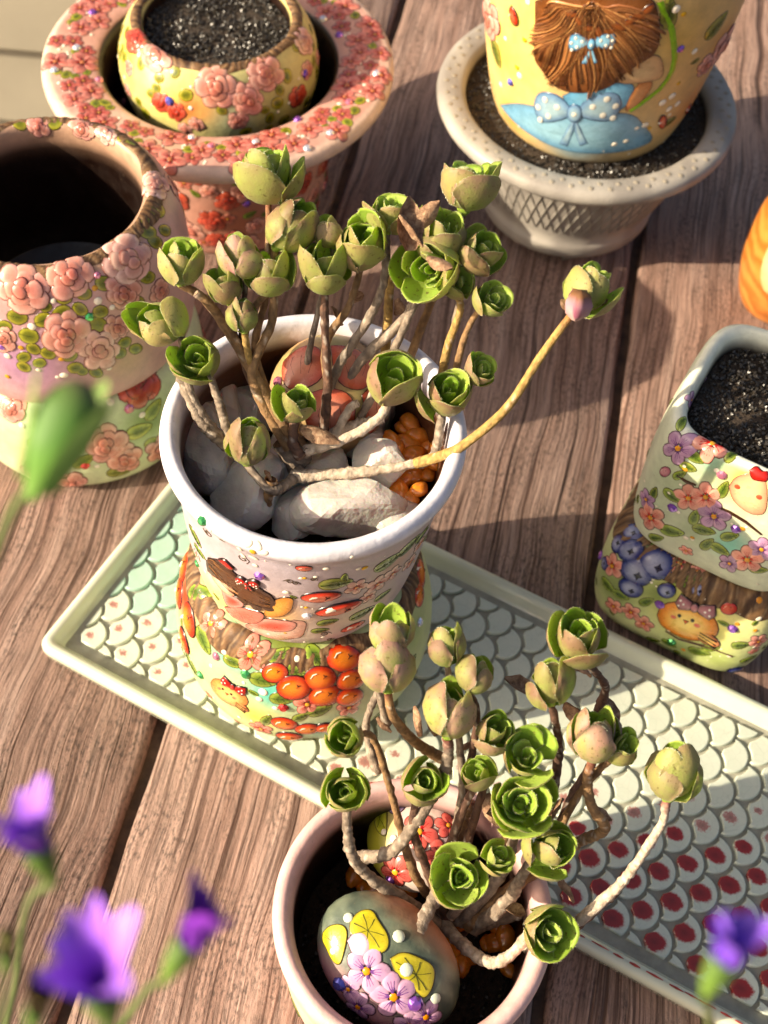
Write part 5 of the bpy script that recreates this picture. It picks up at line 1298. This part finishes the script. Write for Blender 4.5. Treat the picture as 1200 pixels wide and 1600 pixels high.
def stem(root, pts, z0, z1, rpx, colr, seed, tipcol=None, mat=None, zs=None, name='stem', knob=1.):
    """stem through photo pixels pts, rising from height z0 to z1"""
    rs = random.Random(seed); L = [0]
    for a, b in zip(pts, pts[1:]): L.append(L[-1]+math.hypot(b[0]-a[0], b[1]-a[1]))
    P = [at(x, y, zs[i] if zs else z0+(z1-z0)*(L[i]/L[-1])) for i, (x, y) in enumerate(pts)]
    nseg = [max(2, int((b-a).length/.09)) for a, b in zip(P, P[1:])]
    path = smooth_path(P, max(3, min(12, int(sum(nseg)/len(nseg)))))
    mb = MB(); ring = []; C = []; c0, c1 = (hx(x) for x in STC[colr]); n = 9
    ct = hx(tipcol) if tipcol else None
    node = [0.]*(len(path)+8); i = rs.randrange(3)
    while i < len(path): node[i] = rs.uniform(.3, 1); node[i+1] = max(node[i+1], node[i]*.4); i += rs.choice((2, 3, 3, 4, 5, 7))
    drift = [rs.uniform(-.1, .1) for _ in range(len(path)//5+3)]
    for i, p in enumerate(path):
        d = (path[min(i+1, len(path)-1)]-path[max(0, i-1)]).normalized(); s1 = d.cross(FWD).normalized(); s2 = d.cross(s1)
        u = i/(len(path)-1); r = rpx*.86*cmpx(p)*(1.2-.38*u)*(1+knob*.20*node[i]+knob*rs.uniform(-.05, .05)+knob*drift[i//5]*(1-(i % 5)/5)+knob*drift[i//5+1]*((i % 5)/5))
        off = (s1*rs.uniform(-.1, .1)+s2*rs.uniform(-.1, .1))*r*knob
        row, cr = [], []
        for k in range(n):
            a = 2*PI*k/n; kk = r*(1+knob*rs.uniform(-.07, .07))
            row.append(p+off+s1*kk*math.cos(a)+s2*kk*math.sin(a)); c = mix(c0, c1, max(0, min(1, rs.gauss(.5, .28))))
            if node[i] > .55: c = mix(c, (.05, .03, .02), .5*knob*rs.random())
            if rs.random() < .06*knob: c = mix(c, (.75, .66, .55), .5)
            if ct and u > .86: c = mix(c, ct, (u-.86)/.14*.8)
            cr.append(c)
        ring.append(row); C.append(cr)
    T = [[ring[j][k] for j in range(len(ring))] for k in range(n)]; TC = [[C[j][k] for j in range(len(ring))] for k in range(n)]
    mb.grid(T, TC, True, flip=True)
    e = mb.add(path[-1], c1); m_ = len(ring)
    for k in range(n): mb.face(e, k*m_+m_-1, ((k+1) % n)*m_+m_-1)
    mb.build(name, mat or STEMM, root); return P[-1]

W0 = (WC[0], WC[1], 16.2)
wp = thing('succulent_plant', W0, 'tall branching rosette succulent with one long bare side branch, growing in the white rimmed pot', 'plant', 'rosette succulents')
def wz(x, y, k=.55):
    v = FWD+RIGHT*((x-600)/F_PX)-UP*((y-800)/F_PX); zc = CAMP.z+v.z*(WC[1]/v.y); return max(17.6, 18+k*(zc-18))
WR = [ # x, y, width px, axis, kind, tone
 (418, 276, 100, (.02, .72, .68), 'cup', 'green'), (449, 362, 86, (.55, .62, .45), 'bud', 'brown'), (283, 416, 76, (.15, .75, .6), 'cup', 'lime'),
 (378, 408, 66, (-.15, .8, .45), 'bud', 'pink'), (421, 428, 78, (.1, .75, .6), 'cup', 'olive'), (352, 452, 58, (-.2, .85, .45), 'cup', 'green'),
 (381, 497, 56, (.0, .9, .4), 'bud', 'brown'), (254, 508, 82, (-.65, .25, .55), 'bud', 'lime'), (312, 562, 78, (-.15, .25, .95), 'cup', 'green'),
 (508, 420, 86, (.05, .7, .65), 'cup', 'green'), (567, 385, 98, (.0, .30, .95), 'cup', 'green'), (608, 345, 78, (.2, .8, .5), 'open', 'green'), (515, 368, 50, (-.3, .8, .5), 'cup', 'olive'),
 (728, 303, 108, (.1, .92, .35), 'open', 'olive'), (675, 420, 92, (-.4, -.25, .85), 'cup', 'lime'), (690, 375, 80, (.1, .6, .75), 'cup', 'olive'),
 (750, 395, 76, (.45, .35, .8), 'cup', 'brown'), (715, 445, 62, (.3, .2, .9), 'cup', 'green'), (762, 475, 58, (.5, .3, .8), 'open', 'lime'), (640, 350, 62, (-.1, .8, .5), 'open', 'olive'),
 (615, 598, 94, (.05, .3, .95), 'cup', 'brown'), (462, 636, 64, (.1, .45, .88), 'cup', 'green'), (700, 616, 84, (.15, .35, .92), 'cup', 'brown'),
 (745, 585, 56, (.5, .5, .7), 'open', 'olive'), (388, 700, 78, (.15, .72, .62), 'bud', 'olive'), (915, 458, 84, (.42, .70, .5), 'cup', 'lime')]
WB = []
for i, (x, y, d, ax, kd, tn) in enumerate(WR):
    z = wz(x, y); 
    if (x, y) == (915, 458): z = 23.5
    p = at(x, y, z); WB.append((rosette(wp, W0, p, d*1.0*cmpx(p), ax, kd, tn, 100+i), p, z))
def base_px(i):
    """photo pixel and height of a rosette's foot"""
    b = WB[i][0][0]; d = depth(b); v = b-CAMP
    return (600+F_PX*v.dot(RIGHT)/d, 800-F_PX*v.dot(UP)/d), b.z
def ws(pts, i, r, col, seed, z0=16.6, tip=None, knob=1.):
    q, z = base_px(i); P = pts+[q]; stem(wp, P, z0, z, r, col, seed, tip, knob=knob)
ws([(455, 690), (400, 560), (417, 450)], 0, 7, 'tan', 1, tip='7a4030', knob=.6)
ws([(452, 700), (395, 590), (425, 500)], 1, 9, 'tan', 2, knob=.7)
ws([(475, 700), (430, 640), (370, 540), (322, 470)], 2, 9, 'tan', 3, knob=.4)
stem(wp, [(470, 700), (428, 640), (372, 540), (330, 478), (306, 458)], 16.7, 21.2, 9, 'tan', 4, 'd0b8a8', knob=.4)
ws([(440, 660), (385, 560), (392, 490)], 4, 7, 'tan', 5, knob=.5)
ws([(420, 650), (380, 560)], 3, 6, 'dark', 6); ws([(415, 640), (372, 540)], 5, 6, 'dark', 7)
ws([(440, 655), (395, 575)], 6, 7, 'ochre', 8, knob=.5)
ws([(360, 700), (325, 660), (298, 610)], 7, 8, 'grey', 9); ws([(380, 720), (355, 670), (340, 620)], 8, 8, 'grey', 10)
stem(wp, [(395, 725), (345, 690), (312, 655), (285, 595), (275, 572)], 16.0, 19.0, 10, 'grey', 11)
ws([(505, 680), (512, 600), (508, 520)], 9, 8, 'dark', 12); ws([(512, 600), (510, 535), (545, 478)], 10, 7, 'tan', 13, z0=18.0, knob=.5)
ws([(500, 650), (530, 570), (575, 500), (600, 440)], 11, 8, 'grey', 14); ws([(475, 620), (485, 540)], 12, 6, 'grey', 15)
ws([(602, 560), (606, 500), (612, 440), (640, 410)], 14, 8, 'ochre', 16, z0=18.0, knob=.25)
ws([(520, 640), (560, 570), (630, 500), (650, 470)], 14, 9, 'grey', 17); ws([(560, 660), (610, 560), (650, 470)], 15, 7, 'grey', 18)
ws([(690, 590), (700, 540), (720, 480)], 17, 7, 'ochre', 19, z0=18.6, knob=.25); ws([(705, 610), (722, 540), (738, 500)], 18, 6, 'tan', 20, z0=18.6, knob=.5)
ws([(690, 590), (712, 500)], 16, 6, 'grey', 21, z0=18.6); ws([(640, 560), (690, 430), (715, 370)], 13, 7, 'tan', 22, z0=18, knob=.6)
ws([(470, 705), (530, 690), (590, 655)], 20, 9, 'pale', 23); ws([(470, 715), (458, 690)], 21, 9, 'dark', 24)
stem(wp, [(455, 745), (500, 742), (560, 738), (620, 730), (660, 722)], 15.9, 16.9, 10, 'pale', 25)
q22, z22 = base_px(22); stem(wp, [(655, 724), (676, 715), (684, 690), q22], 16.8, z22, 9, 'grey', 26)
q25, z25 = base_px(25); stem(wp, [(650, 724), (690, 712), (725, 695), (790, 640), (840, 565), (868, 525), q25], 16.9, z25, 8.5, 'ochre', 27, '8a3a2a', knob=.22)
ws([(700, 640), (728, 612)], 23, 6, 'grey', 28, z0=17.6)
q24, z24 = base_px(24); stem(wp, [(470, 735), (448, 755), (422, 765), q24], 15.8, z24, 9, 'grey', 29)
stem(wp, [(424, 748), (420, 772), (416, 795)], 16.6, 15.4, 10, 'tan', 30)
stem(wp, [(480, 700), (540, 668), (575, 660), (600, 655)], 16.4, 16.9, 9, 'pale', 31); stem(wp, [(520, 690), (545, 640), (560, 630)], 16.6, 17.6, 8, 'pale', 32)
stem(wp, [(440, 690), (470, 740), (500, 760)], 16.6, 14.6, 15, 'grey', 33); stem(wp, [(480, 690), (470, 720), (462, 760)], 17.0, 14.4, 13, 'grey', 34)
for i, (x, y, z, d, L) in enumerate([(640, 392, 24.2, (-.1, 1, .2), 1.7), (660, 385, 24.4, (-.7, .5, .4), 1.3), (650, 360, 24.2, (.6, .5, .5), 1.2), (668, 402, 24.6, (.8, -.3, .5), .9), (765, 462, 20.5, (-.9, 0, .5), .9), (470, 665, 17.6, (.9, -.2, .3), 1.5), (415, 735, 16.8, (.4, -.4, -.5), 1.0), (520, 480, 20, (.4, -.3, -.6), 1.0), (560, 455, 20.3, (-.2, -.4, -.7), 1.0), (625, 470, 20, (-.3, -.4, -.7), 1.0), (690, 660, 17.8, (.2, -.6, -.3), .9), (335, 600, 18.4, (.2, -.5, -.5), .7)]):
    dry_leaf(wp, W0, at(x, y, z), RIGHT*d[0]+UP*d[1]-FWD*d[2], L, 60+i)
for d_, L_ in (((.95, .1, .1), 1.2), ((-.5, .2, .6), .7)): dry_leaf(wp, W0, WB[25][0][0], RIGHT*d_[0]+UP*d_[1]-FWD*d_[2], L_, 77)
# shrivelled pink flower bud in the long branch's rosette
mb = MB(); rs = random.Random(4); c = at(903, 478, 24.0); ax = (RIGHT*.1+UP*.8-FWD*.6).normalized(); s1 = ax.cross(FWD).normalized(); s2 = ax.cross(s1)
P, C = [], []
for i in range(14):
    a = 2*PI*i/14; P.append([c+ax*z+(s1*math.cos(a)+s2*math.sin(a))*r*(1+.22*math.sin(a*5)) for r, z in ((.1, -.5), (.36, -.2), (.42, .15), (.3, .45), (.01, .55))])
    C.append([hx('b89890'), mix(hx('c8a8a4'), hx('8a3c60'), rs.random()), mix(hx('b88c98'), hx('7a3450'), rs.random()), hx('7a5030'), hx('5a3c20')])
mb.grid(P, C, True, flip=True); mb.build('withered_bud', PETAL, wp)

F0 = (FC[0], FC[1], 6.0)
fpn = thing('succulent_plant', F0, 'twisted branching rosette succulent with pink tinged closed buds, growing in the front pink pot', 'plant', 'rosette succulents')
def fz(x, y, k=.42):
    v = FWD+RIGHT*((x-600)/F_PX)-UP*((y-800)/F_PX); zc = CAMP.z+v.z*(FC[1]/v.y); return max(10.4, 10+k*(zc-10))
FR = [
 (612, 992, 78, (.05, .8, .55), 'bud', 'pink'), (606, 1048, 88, (.0, .93, .32), 'bud', 'pink'), (697, 1015, 68, (-.1, .9, .4), 'bud', 'brown'), (740, 1058, 66, (.25, .85, .4), 'bud', 'olive'),
 (702, 1118, 94, (.05, .93, .3), 'bud', 'pink'), (768, 1146, 66, (.25, .5, .75), 'cup', 'olive'), (540, 1152, 70, (-.08, .25, .95), 'cup', 'lime'), (540, 1238, 74, (-.05, .25, .95), 'cup', 'lime'),
 (662, 1222, 76, (.2, .35, .85), 'cup', 'olive'), (905, 1000, 96, (.0, .62, .75), 'cup', 'brown'), (862, 1074, 82, (-.05, .85, .5), 'bud', 'brown'), (930, 1154, 90, (.03, .94, .3), 'bud', 'pink'),
 (968, 1172, 60, (.4, .6, .6), 'cup', 'green'), (1050, 1216, 96, (.12, .92, .35), 'bud', 'lime'), (822, 1188, 84, (.0, .45, .85), 'open', 'lime'), (748, 1212, 56, (-.3, .5, .7), 'cup', 'olive'),
 (812, 1258, 112, (-.02, .32, .95), 'open', 'lime'), (857, 1326, 80, (.35, .3, .85), 'cup', 'green'), (716, 1372, 96, (.05, .3, .95), 'open', 'lime'), (772, 1345, 60, (.4, .6, .6), 'open', 'lime'), (846, 1452, 96, (.35, .1, .92), 'open', 'lime')]
WB = []
for i, (x, y, d, ax, kd, tn) in enumerate(FR):
    z = fz(x, y); p = at(x, y, z); WB.append((rosette(fpn, F0, p, d*.98*cmpx(p), ax, kd, tn, 200+i), p, z))
def fs(pts, i, r, col, seed, z0=7.0, tip=None, knob=1.):
    q, z = base_px(i); stem(fpn, pts+[q], z0, z, r, col, seed, tip, knob=knob)
fs([(690, 1185), (650, 1160), (615, 1120)], 1, 9, 'tan', 1, z0=13.2, tip='7a2a24', knob=.5)
fs([(560, 1340), (610, 1332), (650, 1285), (685, 1225), (700, 1185)], 4, 11, 'grey', 2, z0=9.6, tip='7a2a24')
fs([(690, 1450), (640, 1412), (580, 1372), (552, 1340), (543, 1300)], 7, 10, 'grey', 3, z0=7.2)
fs([(690, 1420), (650, 1370), (625, 1290), (605, 1215), (580, 1150)], 6, 7, 'tan', 4, z0=7.2)
stem(fpn, [(590, 1210), (572, 1140), (582, 1100), (600, 1070)], 12.6, 14.2, 7, 'grey', 5)
fs([(605, 1130), (590, 1060)], 0, 7, 'grey', 6, z0=13.4)
fs([(700, 1340), (715, 1280), (722, 1200)], 2, 7, 'grey', 7, z0=9.4); fs([(720, 1260), (745, 1130)], 3, 7, 'dark', 8, z0=10.5)
fs([(725, 1330), (755, 1230)], 5, 7, 'dark', 9, z0=9.6)
fs([(700, 1440), (660, 1340), (645, 1290)], 8, 8, 'dark', 10, z0=7.2)
fs([(660, 1460), (672, 1420)], 18, 11, 'grey', 11, z0=8.2); stem(fpn, [(652, 1458), (672, 1415), (690, 1380)], 9.6, 10.0, 12, 'grey', 12)
fs([(730, 1450), (790, 1395), (880, 1330), (910, 1312), (945, 1295), (925, 1260), (918, 1215)], 11, 10, 'tan', 13, z0=7.2, tip='7a2a24')
fs([(820, 1480), (890, 1448), (950, 1400), (985, 1362), (1010, 1325), (1035, 1285)], 13, 9, 'pale', 14, z0=8.4, tip='8a2020')
stem(fpn, [(840, 1482), (895, 1448), (950, 1402), (980, 1368)], 8.5, 10.8, 10, 'dark', 15)
fs([(850, 1300), (870, 1200), (872, 1150)], 10, 8, 'dark', 16, z0=11.0); fs([(935, 1110), (946, 1075), (930, 1050)], 9, 7, 'dark', 17, z0=13.2)
stem(fpn, [(860, 1330), (890, 1250), (930, 1180), (940, 1110)], 10.5, 13.3, 7, 'dark', 18)
fs([(850, 1340), (905, 1240)], 12, 7, 'tan', 19, z0=10.5)
fs([(690, 1440), (722, 1475), (765, 1504), (800, 1490)], 20, 11, 'pale', 20, z0=7.2)
fs([(740, 1450), (790, 1410), (815, 1370)], 17, 11, 'grey', 21, z0=7.2); fs([(720, 1440), (780, 1370), (800, 1320)], 16, 11, 'grey', 22, z0=7.2)
fs([(780, 1330), (815, 1250)], 14, 7, 'tan', 23, z0=10); fs([(705, 1430), (745, 1390)], 19, 8, 'grey', 24, z0=8)
fs([(700, 1330), (730, 1250)], 15, 7, 'dark', 25, z0=9.6)
stem(fpn, [(705, 1345), (720, 1290), (735, 1250)], 9.2, 10.6, 13, 'tan', 26, 'b06050'); stem(fpn, [(690, 1430), (700, 1370), (700, 1320)], 7.4, 9.6, 11, 'dark', 27)
stem(fpn, [(720, 1455), (708, 1420), (690, 1400)], 5.0, 8.6, 16, 'grey', 28); stem(fpn, [(740, 1452), (770, 1438), (820, 1425)], 6.8, 7.8, 12, 'grey', 29)
for i, (x, y, z, d, L) in enumerate([(880, 1100, 13.6, (.6, -.2, .5), 1.3), (838, 1085, 14, (-.9, .3, .1), 1.3), (690, 1150, 14.2, (.1, .85, .4), 1.9), (655, 1150, 13.6, (-.35, .8, .3), 1.1), (725, 1070, 14.5, (.5, .5, .5), 1.1), (590, 1120, 13.6, (.6, -.4, .3), .7), (760, 1240, 12.6, (.3, -.8, .3), 1.1), (905, 1045, 14, (.3, .1, .8), 1.0), (925, 1260, 12, (.6, -.3, .2), .8), (870, 1360, 11, (.4, -.4, .4), 1.2), (790, 1260, 12, (-.6, -.1, .4), 1.0), (740, 1160, 13, (-.5, -.4, .4), .8), (945, 1090, 13.4, (.2, -.8, .4), 1.0), (860, 1280, 12, (.5, .6, .4), 1.0), (820, 1425, 10.5, (-.6, .1, .3), .9)]):
    dry_leaf(fpn, F0, at(x, y, z), RIGHT*d[0]+UP*d[1]-FWD*d[2], L, 80+i)

# ================================================================== NEAR FLOWERS (out of focus)
def petal(root, base, ax, out, L, W_, c0, c1, curl, seed):
    rs = random.Random(seed); s1 = ax.cross(out).normalized(); P, C = [], []
    for i in range(7):
        u = i/6; w_ = W_*math.sin(PI*min(.97, .16+.80*u))**.7; row, cr = [], []
        for j in range(5):
            q = j/4*2-1; row.append(base+ax*(L*u*(1-.35*curl*u))+out*(L*(.16*u+curl*.55*u*u))+s1*w_*q+ax*.10*w_*(q*q)+out*w_*.22*(1-q*q)); cr.append(mix(c0, c1, u))
        P.append(row); C.append(cr)
    mb = MB(); mb.grid(P, C); n = (out-ax*.3).normalized()
    mb.grid([[q-n*.02 for q in r] for r in P], C, flip=True); mb.build('petal', PETAL, root)
def near_flower(name, x, y, z, px, axis, label, stem_px, seed, cols=('7a22b4', 'b47cf6'), open_=.8, npet=9):
    p = at(x, y, z); k = px*cmpx(p); root = thing(name, p, label, 'flower', 'purple flowers close to the camera'); rs = random.Random(seed)
    ax = (RIGHT*axis[0]+UP*axis[1]-FWD*axis[2]).normalized(); s1 = ax.cross(Vector((.3, .2, 1))).normalized(); s2 = ax.cross(s1)
    c0, c1 = hx(cols[0]), hx(cols[1]); base = p-ax*k*.45
    for i in range(npet):
        a = 2*PI*i/npet+rs.uniform(-.25, .25); out = s1*math.cos(a)+s2*math.sin(a)
        petal(root, base, ax, out, k*rs.uniform(.6, 1.2), k*rs.uniform(.15, .24), jit(c0, .2), jit(c1, .15), open_*rs.uniform(.5, 1.1), seed*10+i)
    mb = MB(); P, C = [], []                      # green cone the petals grow from
    for i in range(12):
        a = 2*PI*i/12; P.append([base+ax*z_*k+(s1*math.cos(a)+s2*math.sin(a))*r*k for r, z_ in ((.03, -.62), (.08, -.5), (.16, -.25), (.2, 0.02), (.17, .12))]); C.append([hx('6a8a30'), hx('6f9034'), hx('5f7f2c'), hx('4c6a28'), hx('4c6a28')])
    mb.grid(P, C, True, flip=True); mb.build('calyx', PETAL, root)
    b2 = base-ax*k*.6; d = depth(b2); v = b2-CAMP; q = (600+F_PX*v.dot(RIGHT)/d, 800-F_PX*v.dot(UP)/d)
    pts_ = [q]+list(stem_px); n = len(pts_)
    stem(root, pts_, 0, 0, max(4, px*.055), 'ochre', seed, None, STALK, zs=[b2.z-(b2.z-20)*(i/(n-1))**1.2 for i in range(n)], knob=.1)
STALK = attr_mat('green_stalk', .55, .12, 200, 0, .1, 400); STC['ochre'] = ('4a5a30', '6a7a44')
near_flower('purple_flower', 45, 1295, 39, 125, (-.15, .8, .55), 'bright violet flower highest of the blurred bunch at the bottom left', [(42, 1420), (20, 1560), (-40, 1800)], 1)
near_flower('purple_flower', 150, 1518, 39.5, 165, (.0, .75, .65), 'large violet flower lowest of the blurred bunch at the bottom left', [(150, 1640), (90, 1800), (0, 2000)], 2)
near_flower('purple_flower', 312, 1442, 38, 118, (.45, .75, .2), 'dark purple half closed flower at the right of the bottom left bunch, tilted away', [(220, 1560), (130, 1700), (20, 1900)], 3, ('5a1498', '8a30c0'), .5)
near_flower('purple_flower', 1148, 1468, 39, 125, (.25, .85, .45), 'blurred violet flower with green base at the bottom right corner', [(1108, 1590), (1110, 1720), (1150, 1900)], 4, ('6420c8', 'a070f0'), .7)
# closed green bud leaning in from the left
gp_ = at(88, 695, 40.5); gb = thing('green_bud', gp_, 'blurred plump green flower bud on a stalk leaning in at the left edge', 'bud')
ax = (RIGHT*.45+UP*.85-FWD*.2).normalized(); s1 = ax.cross(FWD).normalized(); s2 = ax.cross(s1); k = 200*cmpx(gp_); P, C = [], []
for i in range(20):
    a = 2*PI*i/20; P.append([gp_+ax*(z_-.5)*k+(s1*math.cos(a)+s2*math.sin(a))*r*k*(1+.05*math.sin(3*a)) for r, z_ in ((.03, 0), (.10, .12), (.20, .35), (.26, .58), (.24, .80), (.17, .95), (.08, 1.04), (.005, 1.06))])
    C.append([hx('6a9440')]*2+[hx('5a8a30'), hx('4c7c28'), hx('4a742a'), hx('547034'), hx('5a5a3a'), hx('4a4038')])
mb = MB(); mb.grid(P, C, True, flip=True); mb.build('bud_body', PETAL, gb)
for j in range(3):
    a = 2*PI*j/3+.4; out = s1*math.cos(a)+s2*math.sin(a); petal(gb, gp_-ax*k*.35+out*k*.16, ax, out, k*.95, k*.12, hx('5f8a34'), hx('8aa858'), .15, 70+j)
stem(gb, [(48, 765), (20, 800), (-10, 880), (-60, 1050), (-120, 1400)], 0, 0, 9, 'ochre', 9, None, STALK, zs=[39.8, 39, 36, 28, 18], knob=.1)
near_flower('withered_flower', 62, 1560, 38.5, 95, (.3, .7, .6), 'blurred brown withered flower head in the bottom left corner under the violet flowers', [(40, 1680), (0, 1900)], 6, ('3a2c1c', '6a5a3a'), .35, 6)
near_flower('withered_flower', 12, 1475, 38, 70, (.2, .8, .5), 'small blurred olive seed head at the left edge between the violet flowers', [(0, 1600), (-40, 1850)], 7, ('4a4a24', '7a7a44'), .3, 5)
